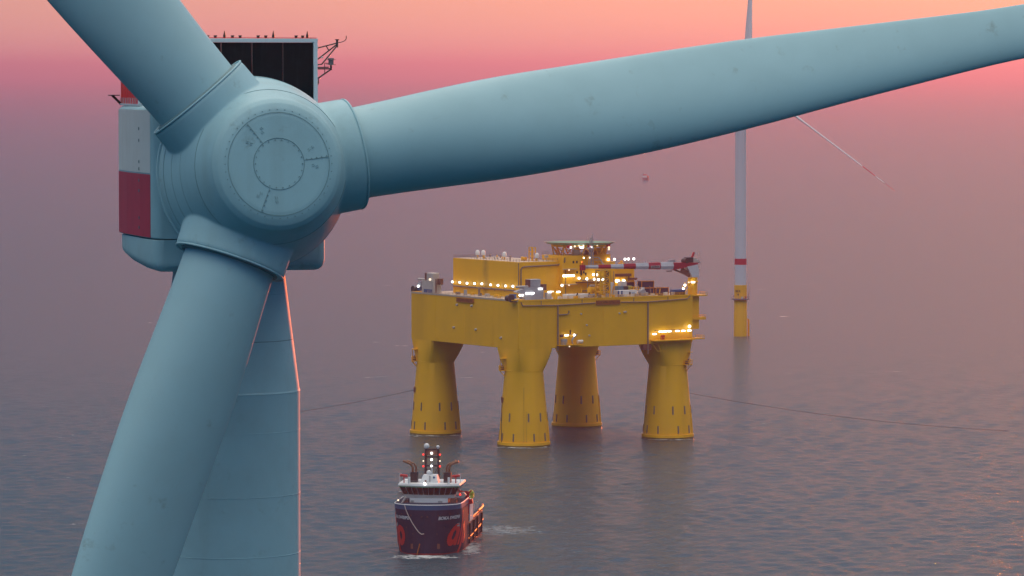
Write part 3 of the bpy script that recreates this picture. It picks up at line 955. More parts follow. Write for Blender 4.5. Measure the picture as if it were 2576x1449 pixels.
# ---- flood lights
def lamp(p, r=.42, mat=None, name="flood_light", wide=False):
    m = MB()
    if wide:
        m.sphere(p, r * .75, 10, 6)
        d = Vector((.55, 0, 0))
        m.sphere(Vector(p) - d, r * .75, 10, 6).sphere(Vector(p) + d, r * .75, 10, 6)
    else:
        m.sphere(p, r, 12, 8)
    return m.build(name, mat or LAMP, plat, 60)
for v, z in ((54.9, 56.4), (49.8, 56.4), (44.7, 56.3), (39.5, 56.4), (34.5, 56.5), (28.5, 56.4), (23.5, 56.4), (18.4, 56.4), (13.4, 56.5)):
    lamp((3.9, v, z))
    MB().cyl((4.9, v, z + .1), (3.95, v, z + .25), .09, n=6).cyl((4.0, v, z - .4), (4.3, v, 55.0), .06, n=6).build("lamp_bracket", PIPE, plat)
for u, z in ((20.9, 56.6), (28.3, 59.0), (31.7, 58.7), (34.6, 60.2), (36.0, 60.1), (35.0, 58.5), (36.8, 58.3), (38.7, 58.3)):
    lamp((u, 7.0, z), .46)
    MB().cyl((u, 8.6, z + .2), (u, 7.1, z + .2), .1, n=6).build("lamp_bracket", PIPE, plat)
for k in range(5):
    lamp((21.6 + k * 1.05, 6.9, 60.05), .46)
MB().box((23.7, 7.3, 60.6), (5.4, .9, .15)).build("lamp_bar", YEL, plat)
for z in (62.2, 56.7):
    MB().box((24.4, 7.0, z + .25), (5.5, 1.9, .15)).build("balcony", DECK, hB)
    lamp((23.9, 6.9, z - .05), .3, LAMP_D)
for u in (49.6, 50.3, 52.8):
    lamp((u, 14.2, 57.2), .55)
for u in (44.2, 46.9):
    lamp((u, 11.6, 65.3), .45)
for u in (53.6, 55.1, 57.5):
    lamp((u, 14.6, 65.1), .45)
    MB().cyl((u, 15.6, 62.0), (u, 15.0, 65.2), .1, n=6).build("lamp_post", PIPE, plat)
for u, z in ((26.5, 64.9), (28.0, 64.9), (28.1, 61.2), (31.4, 61.1)):
    MB().box((u, 8.0 if u < 30 else 8.6, z), (.7, .12, .9)).build("window", BLACKM, hB)
# walkway under the lamps and canopies
MB().box((33, 7.6, 57.5), (11, 1.6, .3)).build("walkway", BROWN, hB)
MB().box((51.2, 14.2, 59.3), (9.0, 1.6, 1.0)).box((56.8, 14.4, 57.8), (3.4, 1.2, .8)).build("canopy", BROWN, hC)
for u in (47.2, 48.5, 54.9):
    MB().box((u, 14.0, 55.6), (.35, .35, 6.6)).build("canopy_post", BROWN, hC)
MB().box((30.9, 10.6, 66.3), (.3, 1.0, 1.6)).box((37.9, 8.9, 65.4), (3.0, .5, .25)).build("stair_landing", GREYL, hB)
MB().bar((37.6, 8.2, 66.4), (39.9, 8.2, 63.6), .8, .3).bar((35.4, 8.4, 66.4), (37.7, 8.3, 66.4), .5, .3).build("outside_stair", GREYL, hB)
lamp((30.3, 8.0, 64.8), .3, LAMP_O, "beacon")
lamp((33.0, 10.9, 66.2), .25)
lamp((35.5, 10.9, 66.2), .25)

# ---- roof rails, domes and frames
def rail(pts, parent, h=1.1, step=3.0, mat=None):
    m = MB()
    for p, q in zip(pts[:-1], pts[1:]):
        p, q = Vector(p), Vector(q)
        L = (q - p).length
        k = max(1, int(L / step))
        for i in range(k + 1):
            s = p.lerp(q, i / k)
            m.bar(s, s + Vector((0, 0, h)), .09)
        for hh in (h * .55, h):
            m.bar(p + Vector((0, 0, hh)), q + Vector((0, 0, hh)), .09)
    m.build("guard_rail", mat or PIPE, parent)
rail([(5.2, 55.8, 65.2), (5.2, 11.2, 65.2), (21.8, 11.2, 65.2)], hA, step=2.0)
rail([(23.8, 55.8, 65.2), (5.2, 55.8, 65.2)], hA)
rail([(22.2, 8.2, 67.2), (30.2, 8.2, 67.2), (30.2, 11.4, 67.2), (38, 11.4, 67.2), (45.2, 12.2, 67.2)], hB)
rail([(22.2, 21.8, 67.2), (22.2, 8.2, 67.2)], hB)
rail([(45.6, 15.2, 62), (57.8, 15.2, 62), (57.8, 40, 62)], hC)
rail([(10, -6.2, 52.3), (68.5, -6.2, 52.3)], hull, step=2.4, mat=YEL)
rail([(-6.2, 6, 52.3), (-6.2, 56, 52.3)], hull, step=2.4, mat=DECK)
for (u, v, z, r) in ((12, 50.3, 66.9, .82), (12, 46.3, 67.0, .82), (12, 31.8, 66.9, .85), (15, 14.6, 67.0, .8)):
    m = MB().cyl((u, v, 65.2), (u, v, z - .2), .3, n=10)
    m.build("dome_pedestal", YEL, hA)
    MB().lathe([(r * .9, z - .6), (r, z - .1), (r, z + .3), (r * .92, z + .75), (r * .65, z + 1.15), (.02, z + 1.3)], 20, Matrix.Translation((u, v, 0))).build("radome", WHT, hA, 60)
m = MB()
for du in (0, 1.6):
    for dv in (0, 1.8):
        m.bar((14 + du, 16.5 + dv, 65.2), (14 + du, 16.5 + dv, 70.2), .28)
for z in (67, 68.6, 70.2):
    m.bar((14, 16.5, z), (15.6, 16.5, z), .2).bar((14, 18.3, z), (15.6, 18.3, z), .2).bar((14, 16.5, z), (14, 18.3, z), .2)
m.build("lattice_frame", YEL, hA)
MB().box((13.2, 20.5, 65.9), (1.6, 1.6, 1.4)).build("vent_box", YEL, hA)
MB().cyl((17.5, 12.2, 65.2), (17.5, 12.2, 66.6), .12, n=6).box((17.5, 12.2, 67), (1.4, .6, .8)).build("roof_sign_box", GREYL, hA)

# ---- helideck
hd = MB().lathe([(11.2, 71.0), (12.2, 71.2), (12.4, 71.45), (12.2, 71.6), (11.8, 71.62)], 16, Matrix.Translation((35.2, 17, 0))).build("helideck", GREEN, plat, 20)
MB().lathe([(9.8, 70.2), (10.6, 70.2), (10.6, 71.0), (9.8, 71.0)], 16, Matrix.Translation((35.2, 17, 0)), close=True).build("ring_beam", YEL, hd)
MB().lathe([(12.4, 71.5), (13.2, 71.75), (13.2, 71.85), (12.4, 71.62)], 32, Matrix.Translation((35.2, 17, 0)), close=True).build("safety_net", PIPE, hd)
for k in range(16):
    a = 2 * math.pi * k / 16
    c, s = math.cos(a), math.sin(a)
    p = Vector((35.2 + 10.3 * c, 17 + 10.3 * s, 70.3))
    b = Vector((35.2 + (8.5 + (k % 2) * 1.6) * c, 17 + 8.0 * s, 67.2))
    a2 = 2 * math.pi * (k + 1) / 16
    b2 = Vector((35.2 + 8.5 * math.cos(a2), 17 + 8.0 * math.sin(a2), 67.2))
    b.x, b2.x = max(min(b.x, 44.8), 22.6), max(min(b2.x, 44.8), 22.6)
    b.y, b2.y = max(b.y, 9), max(b2.y, 9)
    MB().bar(p, b, .34).build("support_strut", YEL, hd)
    MB().bar(p, b2, .26).build("support_brace", YEL, hd)
for (u, v, mat, s) in ((23.6, 6.6, RED, 1.4), (33.0, 7.2, RED, 1.9), (41.5, 7.5, RED, 1.0)):
    MB().box((u, v, 70.6), (s, .9, .9)).cyl((u, v, 70.9), (u + .8, v - .6, 71.6), .2, n=8).build("fire_monitor", mat, hd)
MB().box((28.5, 9.4, 68.3), (2.2, 1.6, 2.0)).build("equipment_cabinet", PIPE, hB)
MB().box((36.5, 12.6, 68.1), (3.2, 1.6, 1.7)).build("equipment_cabinet", BROWN, hB)
MB().box((41.5, 13.0, 68.4), (4.0, 1.8, 2.3)).build("equipment_cabinet", YEL, hB)
MB().box((31.5, 12.6, 68.6), (1.0, .8, 2.4)).build("equipment_cabinet", YEL, hB)
for (u, z, mt, r) in ((24.2, 70.4, LAMP, .42), (26.0, 70.7, LAMP_D, .35), (33.2, 70.4, LAMP, .38), (40.9, 70.0, LAMP_D, .4), (40.9, 69.3, LAMP_D, .35), (29.8, 71.0, LAMP_D, .28), (35.8, 70.9, LAMP_D, .28), (27.8, 70.9, LAMP_D, .28)):
    lamp((u, 6.3, z), r, mt)
lamp((29.0, 6.3, 70.3), .5, wide=True)
m = MB()
for du, dv in ((0, 0), (1.2, 0), (0, 1.2), (1.2, 1.2)):
    m.bar((32.4 + du, 5.6 + dv, 63.0), (32.6 + du * .7, 5.6 + dv * .7, 73.2), .2)
for z in np.arange(63.5, 73, 1.3):
    m.bar((32.4, 5.6, z), (33.5, 5.6, z + 1.2), .12).bar((33.5, 5.6, z), (32.4, 5.6, z + 1.2), .12)
m.bar((33.2, 5.6, 73), (33.2, 5.6, 75.2), .14).bar((32.3, 5.6, 73.3), (33.4, 5.6, 74.4), .16).bar((31, 5.6, 70), (31, 5.6, 74), .08)
m.build("aerial_mast", GREYM, plat)

# ---- balconies on the hull's outer corner
def balcony(c, size, parent, mat=YEL):
    o = MB().box(c, size).build("balcony", mat, parent)
    rail([(c[0] - size[0] / 2, c[1] - size[1] / 2, c[2]), (c[0] + size[0] / 2, c[1] - size[1] / 2, c[2]), (c[0] + size[0] / 2, c[1] + size[1] / 2, c[2])], parent, 1.2, 1.4, YEL)
balcony((59.3, -7.9, 36.3), (17.6, 2.8, .35), hull)
balcony((71.4, -5.2, 36.4), (4.6, 5.0, .35), hull)
balcony((14.6, -7.7, 36.0), (10, 2.4, .3), hull)
for u in (54.3, 56.2, 58.1, 61.7, 64.3, 67.0):
    lamp((u, -7.6, 39.5), .4, wide=True)
lamp((67.0, -7.7, 41.0), .55)
lamp((51.6, -7.6, 38.7), .4, wide=True)
MB().box((59.5, -7.5, 40.0), (15.6, .18, .18)).build("lamp_bar", BROWN, plat)
lamp((13.3, -7.6, 39.5), .42, wide=True)
lamp((16.6, -7.6, 39.5), .42)
lamp((14.1, -8.3, 35.5), .26, LAMP_D)
MB().box((14.6, -7.5, 39.8), (7.2, .18, .18)).bar((15, -7.5, 39.8), (15, -7.5, 41.4), .4).build("lamp_bar", BROWN, plat)
MB().cyl((10.6, -7.6, 39.4), (11.8, -7.6, 39.4), .45, n=12).build("hose_reel", BROWN, hull)
MB().box((12.2, -7.6, 37.2), (2.0, 1.2, 2.0)).build("pump_box", GREYM, hull)
MB().path([(16, -7.6, 36.3), (15.6, -7.6, 37.6), (16.3, -7.6, 38.6), (17.6, -7.6, 39.6)], .32, 10).build("loading_hose", GREYM, hull)
MB().cyl((17.8, -7.8, 37.0), (20.0, -7.8, 37.0), .7, n=14).build("air_receiver", WHT, hull)
MB().box((55.2, -7.6, 37.4), (1.3, .8, 1.6)).build("pump_box", RED, hull)
MB().box((49.0, -6.0, 34.0), (3.4, 1.6, 2.2)).build("under_deck_box", BROWN, hull)
m = MB()
m.bar((50, -7.4, 36), (53, -7.4, 32.4), .2).bar((53, -7.4, 32.4), (57, -7.4, 32.4), .2).bar((57, -7.4, 32.4), (57, -7.4, 35), .2).bar((53, -7.4, 35), (54.5, -7.4, 32.4), .2)
m.build("access_frame", YEL, hull)
# tall outer column with ledges at the right corner
col = MB().box2((69.3, -4.6, 39.8), (73.4, -1.0, 52.2)).box2((69.3, -4.2, 44.0), (73.3, -4.7, 44.7)).build("crane_column", YEL, plat, 30, .05)
balcony((72.6, -3.6, 52.1), (6.8, 5.2, .4), col)
balcony((72.4, -3.2, 43.6), (7.2, 4.2, .9), col)

# ---- pedestal crane
crane = thing("pedestal_crane", "pedestal crane with red and white boom lying level above the platform deck", "crane", PM @ Matrix.Translation((71.6, -3, 52.3)))
C = lambda u, v, z: (u - 71.6, v + 3, z - 52.3)
MB().cyl(C(71.6, -3, 52.35), C(71.6, -3, 58.6), 1.75, 1.75, n=24).lathe([(1.75, 4.4), (2.0, 4.6), (2.0, 5.0), (1.75, 5.2)], 24).build("pedestal", YEL, crane)
MB().loft([[C(70.6, -4.4, 58.8), C(73.6, -4.4, 58.8), C(73.6, -1.6, 58.8), C(70.6, -1.6, 58.8)], [C(69.2, -4.2, 61.5), C(73.6, -4.2, 61.5), C(73.6, -1.8, 61.5), C(69.2, -1.8, 61.5)], [C(68.0, -4.0, 63.4), C(73.2, -4.0, 63.4), C(73.2, -2.0, 63.4), C(68.0, -2.0, 63.4)]]).build("slewing_house", CWHITE, crane, 30)
MB().bar(C(63.2, -3, 61.7), C(69.3, -3, 59.6), .8, .5).bar(C(66.4, -3, 61.2), C(70.2, -3, 59.4), 1.0, 1.3).bar(C(66.0, -3, 62.6), C(69.6, -3, 60.6), .6, .6).build("luffing_cylinder", BROWN, crane)
stops = [(22.8, 25.5, GREYM), (25.5, 29.8, CWHITE), (29.8, 35.2, CRED), (35.2, 40.7, CWHITE), (40.7, 46.0, CRED), (46.0, 51.6, CWHITE), (51.6, 56.9, CRED), (56.9, 62.5, CWHITE)]
def hz(u):
    k = (u - 25) / 37.5
    return 63.62 - .45 * k, .55 + .85 * max(k, 0)
for (u0, u1, mt) in stops:
    zc0, h0 = hz(u0)
    zc1, h1 = hz(u1)
    rr = [[C(u, -3 + s * w * .8, zc + t_ * w) for s, t_ in ((-.6, -1), (.6, -1), (1, -.1), (.6, 1), (-.6, 1), (-1, -.1))] for u, zc, w in ((u0, zc0, h0), (u1, zc1, h1))]
    MB().loft(rr).build("boom_section", mt, crane, 20)
MB().loft([[C(62.5, -3 - w, 61.6), C(62.5, -3 + w, 61.6), C(62.5, -3 + w, 64.3), C(62.5, -3 - w, 64.3)] for w in (1.1,)] + [[C(66.5, -4.1, 62.2), C(66.5, -1.9, 62.2), C(66.5, -1.9, 64.2), C(66.5, -4.1, 64.2)], [C(73.4, -4.0, 63.5), C(73.4, -2.0, 63.5), C(73.4, -2.0, 64.0), C(73.4, -4.0, 64.0)]]).build("boom_heel", CRED, crane, 20)
MB().box(C(54.2, -4.25, 62.95), (4.0, .08, .95)).build("boom_plate", GREYM, crane)
m = MB()
for k in range(7):
    m.box(C(52.7 + k * .5, -4.32, 62.95), (.28, .06, .5 + .12 * (k % 2)))
m.build("plate_lettering", BLACKM, crane)
MB().box(C(23.2, -3, 63.4), (1.5, 1.6, 2.0)).cyl(C(23.2, -3, 64.2), C(23.2, -3, 65.6), .12, n=6).build("boom_head", CRED, crane)
MB().bar(C(22.6, -3, 62.4), C(22.6, -3, 60.6), .5).bar(C(21.9, -3, 61.4), C(24.9, -3, 61.4), .25).bar(C(24.6, -3, 61.4), C(24.6, -3, 60.5), .4).build("hook_block", BLACKM, crane)
MB().box(C(69.8, -3, 65.1), (2.8, 2.0, 1.9)).cyl(C(68.2, -4.2, 64.8), C(68.2, -1.8, 64.8), .9, n=16).build("hoist_winch", BLACKM, crane)
MB().bar(C(71.0, -3, 65.3), C(72.2, -3, 67.8), .7, .5).build("exhaust_stack", RED, crane)
MB().box(C(72.0, -3, 65.0), (1.5, 1.6, 1.6)).box(C(73.4, -3, 64.6), (1.6, 1.4, .9)).build("engine_box", GREYL, crane)
MB().bar(C(74.4, -3, 63.8), C(74.4, -3, 68.0), .12).bar(C(73.4, -3, 64.0), C(75.2, -3, 64.0), .25).bar(C(74.9, -3, 61.6), C(74.9, -3, 64), .1).bar(C(73.2, -3, 61.8), C(75.0, -3, 61.8), .2).build("service_ledge", GREYM, crane)
MB().bar(C(26, -3, 64.6), C(62, -3, 65.2), .06).bar(C(51, -3, 64.2), C(51, -3, 65.6), .1).bar(C(50, -3, 64.2), C(50, -3, 65.2), .1).box(C(62.3, -3, 64.9), (2.4, 1.2, .9)).build("boom_rigging", GREYM, crane)
MB().box(C(61.2, -3, 61.2), (2.0, .9, .35)).build("boom_bracket", BLACKM, crane)
for (u, z, w) in ((70.4, 57.0, True), (66.8, 56.0, False), (66.1, 54.7, False)):
    lamp((u, -5.0, z), .44, wide=w)
lamp((68.5, -5.0, 57.0), .28, LAMP_D)
m = MB()
for u, z in ((66.0, 55.8), (67.0, 57), (68.5, 57.8)):
    m.bar((u, -4.6, 52.4), (u, -4.6, z), .22)
m.bar((66, -4.6, 54), (70, -4.6, 58), .2).bar((66, -4.6, 52.4), (70, -4.6, 56), .2)
m.build("stair_frame", YEL, plat)

# ---- boom rest: yellow lattice tower in front of the accommodation block
m = MB()
for du in (0, 4.0):
    for dv in (0, 3):
        m.bar((30.0 + du, -4.5 + dv, 52.4), (30.0 + du, -4.5 + dv, 62.3), .42)
for z in (54.4, 57, 59.6, 62.2):
    m.bar((30, -4.5, z), (34, -4.5, z), .28).bar((30, -1.5, z), (34, -1.5, z), .28).bar((30, -4.5, z), (30, -1.5, z), .28).bar((34, -4.5, z), (34, -1.5, z), .28)
for z0, z1 in ((52.4, 54.4), (54.4, 57), (57, 59.6), (59.6, 62.2)):
    m.bar((30, -4.5, z0), (34, -4.5, z1), .2).bar((34, -4.5, z0), (30, -4.5, z1), .2)
rest = m.build("boom_rest", YEL, plat)
MB().box((34.4, -3, 57.5), (.7, 2.0, 9.6)).build("rest_column", PIPE, rest)
MB().box((32, -3, 62.2), (4.4, 2.6, .3)).build("rest_saddle", PIPE, rest)

# ---- loose gear on deck: each its own thing
def on_deck(u, v, z=52.36):
    return PM @ Matrix.Translation((u, v, z))
def framed_container(label, u, v, z, L, W, H, group="navy framed containers on the platform deck"):
    t = thing("cargo_container", label, "container", on_deck(u, v, z), group)
    MB().box((0, 0, H / 2), (L - .3, W - .3, H - .2)).build("body", NAVY, t, 30)
    for sy in (-1, 1):
        MB().box((0, sy * (W / 2 - .08), H - .12), (L, .24, .24)).build("frame_rail", ORANGE, t)
        MB().box((0, sy * (W / 2 - .08), .12), (L, .24, .24)).build("frame_rail", ORANGE, t)
        for sx in (-1, 1):
            MB().box((sx * (L / 2 - .14), sy * (W / 2 - .08), H / 2), (.26, .26, H - .5)).build("corner_post", ORANGE, t)
    return t
framed_container("navy container in orange frame, upper of the stacked pair on the deck", 55.6, 4, 54.97, 5.6, 2.6, 2.55)
framed_container("navy container in orange frame, lower of the stacked pair on the deck", 55.9, 4.2, 52.36, 5.4, 2.6, 2.6)
framed_container("navy container in orange frame standing alone right of the stacked pair", 62.0, 4, 52.36, 5.8, 2.6, 2.6)
framed_container("navy container in orange frame in the back row beside the stacked pair", 50.4, 7.5, 54.4, 3.8, 2.4, 2.9)
MB().box((50.4, 7.5, 53.3), (3.8, 2.4, 1.9)).build("container_plinth", BROWN, plat)
t = thing("cargo_container", "white container with blue end stripes at the platform deck edge", "container", on_deck(41.6, -3.4))
MB().box((0, 0, 1.22), (8.4, 2.5, 2.4)).build("body", WHT, t, 30, .05)
for x in (-3.9, -2.4):
    MB().box((x, -1.27, 1.2), (.7, .06, 2.2)).build("blue_stripe", BLUE, t)
MB().box((1.1, -1.27, 1.3), (.7, .06, 1.0)).build("window", BLACKM, t)
MB().box((2.6, -1.27, 1.4), (1.4, .05, .5)).build("pale_logo", paint("pale_blue", (.3, .45, .6, 1)), t)
def crate(name, label, cat, u, v, z, s, mat):
    o = MB().box((0, 0, s[2] / 2), s).build(name, mat, None, 30, .05)
    o.matrix_world = on_deck(u, v, z)
    MB().box((0, -s[1] / 2 - .03, s[2] / 2), (s[0] * .3, .06, s[2] * .7)).build("door", mat, o)
    return tag(o, label, cat)
TEAL = paint("teal_box", (.10, .22, .30, 1))
LIME = paint("lime_box", (.42, .40, .06, 1))
crate("equipment_crate", "teal crate behind the white striped container", "crate", 42.0, 1.2, 54.2, (2.4, 2.2, 1.9), TEAL)
crate("equipment_crate", "dark grey crate between the teal and lime crates", "crate", 44.3, 1.2, 54.2, (2.0, 2.2, 1.8), DARK_STEEL)
crate("equipment_crate", "lime yellow crate behind the white striped container", "crate", 46.2, 1.2, 54.2, (1.7, 2.2, 1.8), LIME)
MB().box((44.0, 1.2, 53.25), (7.0, 2.4, 1.75)).build("crate_stand", BROWN, plat)
crate("white_cabin", "small white cabin above the crates under the bright lamps", "cabin", 45.9, 5.0, 52.36, (2.4, 2.2, 5.2), WHT)
crate("white_cabin", "tall white cabin left of the crates beside the yellow lattice tower", "cabin", 39.6, 4.5, 52.36, (2.8, 2.4, 5.0), WHT)
t = thing("gas_rack", "yellow open cage rack right of the white container", "rack", on_deck(47.4, -1.0))
m = MB()
for x in (-1.2, 0, 1.2):
    for y in (-.8, .8):
        m.bar((x, y, 0), (x, y, 3.4), .22)
for z in (.2, 1.4, 2.4, 3.3):
    m.bar((-1.2, -.8, z), (1.2, -.8, z), .2).bar((-1.2, .8, z), (1.2, .8, z), .2)
m.build("cage", YEL, t)
t = thing("deck_tank", "round grey tank with orange foot on the deck near the edge", "tank", on_deck(48.9, -4.0))
MB().cyl((-.2, -.6, 1.35), (-.2, 1.4, 1.35), 1.2, n=20).build("tank_shell", GREYM, t)
MB().box((.9, 0, .35), (1.2, 1.4, .7)).build("orange_foot", paint("orange_paint", (.55, .12, .03, 1)), t)
MB().box((.9, 1.6, 2.6), (1.1, 1.0, 1.2)).build("white_box", WHT, t)
t = thing("deck_winch", "dark blue winch on the right corner of the platform deck", "winch", on_deck(63.8, -4.6))
MB().box((0, 0, 1.75), (5.4, 1.8, .8)).build("cover", BLUE, t)
MB().cyl((-2.2, 0, .75), (2.2, 0, .75), .72, n=16).build("drum", BROWN, t)
MB().box((-2.5, 0, .7), (.3, 1.9, 1.4)).box((2.5, 0, .7), (.3, 1.9, 1.4)).build("side_frame", BLACKM, t)
for (x, w, k) in ((18.2, 4.6, 0), (23.4, 4.4, 1)):
    o = MB().box((0, 0, .8), (w, 3.0, 1.6)).build("hatch_cover", WHT, None, 30, .08)
    o.matrix_world = on_deck(x, -2.4)
    MB().path([(w / 2 - .3, -1.6, .1), (w / 2 - .5, -1.6, 1.0), (w / 2 + .1, -1.3, 1.9)], .26, 8).build("black_hose", BLACKM, o)
    tag(o, ("white hatch cover beside the grey winch house at the front corner", "white hatch cover beside the yellow lattice boom rest")[k], "hatch")
t = thing("process_skid", "yellow pipework skid at the foot of the lattice boom rest", "machine", on_deck(30.2, .6))
MB().cyl((-1.8, 0, 2.7), (1.8, 0, 2.7), 1.2, n=18).build("vessel", YEL, t)
MB().cyl((-1.6, -.4, 4.2), (1.2, -.4, 4.2), .4, n=12).build("pipe_header", GREYL, t)
m = MB()
for x in (-1.6, 0, 1.6):
    m.bar((x, -1.0, 0), (x, -1.0, 3.0), .3).bar((x, 1.0, 0), (x, 1.0, 3.0), .3)
m.bar((-1.8, -1, 1.4), (1.8, -1, 1.4), .25).build("skid_frame", YEL, t)
MB().sphere((-.6, -1.3, .8), .6).sphere((1.0, -1.3, .9), .5).build("valve_bodies", GREYM, t)

def winch_house(label, M, mat, flip, mat2):
    t = thing("winch_house", label, "winch", M)
    f = flip
    X = lambda x: x * f
    MB().prism([(X(-3.0), -1.6), (X(5.2), -1.6), (X(5.2), 1.8), (X(-3.0), 1.8)][:: (1 if f > 0 else -1)], .1, 4.6).build("house", mat, t, 30, .08)
    MB().box((X(1.9), .2, 6.0), (4.6, 2.8, 2.9)).build("upper_cabin", mat2, t, 30, .2)
    MB().box((X(-.8), -.4, 6.0), (.9, 2.0, 2.8)).build("cable_mast", BROWN, t)
    MB().cyl((X(-6.2), -1.0, 4.9), (X(-.8), -1.0, 4.9), .42, n=10).build("spool_roller", GREYL, t)
    MB().loft([[(X(-6.4), -1.8, 3.0), (X(-6.4), .6, 3.0), (X(-6.0), .6, 3.4), (X(-6.0), -1.8, 3.4)], [(X(-3.0), -1.9, 2.2), (X(-3.0), .8, 2.2), (X(-3.0), .8, 4.1), (X(-3.0), -1.9, 4.1)]]).build("fairlead_horn", GREYM, t)
    MB().cyl((X(-8.8), -1.8, .9), (X(-8.8), .8, .9), 1.05, n=18).cyl((X(-8.8), -2.0, .9), (X(-8.8), -1.8, .9), 1.4, n=18).build("fairlead_wheel", DARK_STEEL, t)
    MB().box((X(-6.9), 0, 1.5), (2.2, 1.5, 1.6)).build("motor", BLUE, t)
    MB().box((X(-6.0), -.6, .2), (5.6, 3.2, .3)).build("base_ledge", YEL, t)
    MB().box((X(6.4), .6, 4.4), (2.0, 1.4, 2.2)).bar((X(5.4), -.6, .2), (X(5.4), -.6, 5.4), .3).build("exhaust_unit", BROWN, t)
    return t
w1 = winch_house("grey winch house with upper cabin at the platform's front corner", on_deck(0, -3.4), GREYM, 1, GREYM)
w2 = winch_house("beige winch house with upper cabin at the platform's far left corner", PM @ Matrix.Translation((-3.4, 59.0, 52.36)) @ Matrix.Rotation(R(-90), 4, 'Z'), GREYL, 1, GREYL)
MB().box((1.6, -1.75, .8), (5.6, .2, 1.3)).build("blue_skirt", BLUE, w2)
for (x, z, w) in ((-5.2, 1.95, False), (-4.1, 1.9, False), (-1.9, 2.5, True), (0.1, 2.5, True), (3.6, 4.0, True)):
    p = PM.inverted() @ (w1.matrix_world @ Vector((x, -2.0, z)))
    lamp(p, .40, wide=w)
for (x, z, mt) in ((-4.7, 2.3, LAMP), (3.6, 5.1, LAMP_D)):
    p = PM.inverted() @ (w2.matrix_world @ Vector((x, -2.1, z)))
    o = lamp(p, .45, mt)
for (u, z, w) in ((8.2, 55.1, True), (11.9, 55.0, True)):
    lamp((u, -4.4, z), .42, wide=w)
lamp((9.6, -4.4, 55.2), .3, LAMP_D)
for (u, mt, k) in ((8.2, GREYL, 0), (11.9, YEL, 1)):
    crate("control_cabinet", ("pale grey control cabinet with a lamp, next to the grey winch house", "yellow control cabinet with a lamp, left of the hatch covers")[k], "cabinet", u, -3.2, 52.36, (2.0, 1.6, 2.4), mt)
o = MB().cyl((0, 0, 0), (0, 0, 1.9), .6, n=14).cyl((0, 0, 1.9), (0, 0, 2.1), .66, n=14).build("deck_drum", GREYM)
o.matrix_world = on_deck(-2.2, 36.0)
tag(o, "upright grey drum on the side deck below the row of lamps", "drum")
o = MB().cyl((0, 0, 0), (0, 0, 2.2), .4, n=10).sphere((0, 0, 2.3), .42).build("vent_post", PIPE)
o.matrix_world = on_deck(1.5, 32.5)
tag(o, "slim brown vent post against the sooty yellow wall", "vent")

# ---- small fixed fittings scattered over deck and roofs
rnd = random.Random(21)
for k in range(12):
    u, v = rnd.uniform(7, 22), rnd.uniform(14, 54)
    h = rnd.uniform(.5, 1.4)
    MB().cyl((u, v, 65.2), (u, v, 65.2 + h), .22, n=8).cyl((u, v, 65.2 + h), (u, v, 65.35 + h), .4, .3, n=8).build("roof_vent", rnd.choice([GREYL, YEL, PIPE]), hA)
for k in range(16):
    u = 12.5 + k * 3.3 + rnd.uniform(-.8, .8)
    w, h = rnd.uniform(.7, 1.6), rnd.uniform(.6, 1.5)
    MB().box((u, -5.3, 52.36 + h / 2), (w, .8, h)).build("deck_locker", rnd.choice([GREYM, PIPE, YEL, WHT, BROWN, GREYL]), plat)
for k in range(9):
    u = 25 + k * 4.3 + rnd.uniform(-1, 1)
    h = rnd.uniform(2.2, 4.2)
    MB().cyl((u, rnd.uniform(-1, 6), 52.36), (u, rnd.uniform(-1, 6), 52.36 + h), .16, n=6).build("deck_stanchion", rnd.choice([PIPE, YEL]), plat)
for z, m in ((58.2, PIPE), (62.9, YEL), (54.3, PIPE)):
    MB().box((33.5, 8.35, z), (15, .35, .3)).build("cable_tray", m, hB)
for u in (23.0, 29.6, 32.5, 36.5, 40.5, 44.0):
    MB().cyl((u, 7.75, 53), (u, 7.75, rnd.uniform(58, 63)), .13, n=6).build("riser_pipe", rnd.choice([PIPE, GREYL, YEL]), hB)
for k in range(7):
    v = 15 + k * 5.6
    MB().box((.2 + rnd.uniform(-2, 2), v, 52.36 + .5), (1.2, rnd.uniform(.8, 1.8), 1.0)).build("deck_locker", rnd.choice([GREYL, PIPE, YEL]), plat)
m = MB()
for k in range(14):
    z = 53 + k * .62
    m.bar((45.7, 13.6, z), (46.7, 13.6, z), .09)
m.bar((45.7, 13.6, 52.4), (45.7, 13.6, 62), .12).bar((46.7, 13.6, 52.4), (46.7, 13.6, 62), .12)
m.build("wall_ladder", YEL, hC)
for (u, v, z) in ((47.5, 20, 62.0), (51, 26, 62.0), (55, 19, 62.0), (53, 34, 62.0)):
    MB().box((u, v, z + .9), (1.8, 1.6, 1.7)).cyl((u, v, z + 1.7), (u, v, z + 2.4), .5, n=10).build("air_handler", rnd.choice([GREYL, YEL]), hC)

# ------------------------------------------------------------------ the anchor-handling tug
SHULL = paint("tug_hull_navy", (.006, .022, .055, 1), 0.65, 0.35, 0.25, streak=0.35, dirtcol=(.03, .055, .095, 1))
SHULL.node_tree.nodes['Principled BSDF'].inputs['Specular IOR Level'].default_value = 0.2
SBLUE = paint("tug_stripe_blue", (.010, .10, .22, 1), 0.4, 0.1)
SRED = paint("tug_antifouling_red", (.25, .012, .012, 1), 0.5, 0.3)
SLOGO = paint("tug_logo_red", (.62, .020, .014, 1), 0.45, 0.1)
SWHITE = paint("tug_white", (.62, .68, .72, 1), 0.45, 0.15, 0.5)
SGREY = paint("tug_grey", (.30, .34, .36, 1), 0.5, 0.2, 0.6)
SGLASS = paint("bridge_glass", (.018, .012, .012, 1), 0.08, 0.0)
SPIPE = paint("exhaust_brown", (.20, .095, .05, 1), 0.5, 0.4, 1.5)
SSIDE = paint("tug_side_brown", (.10, .06, .06, 1), 0.45, 0.3, 0.4)
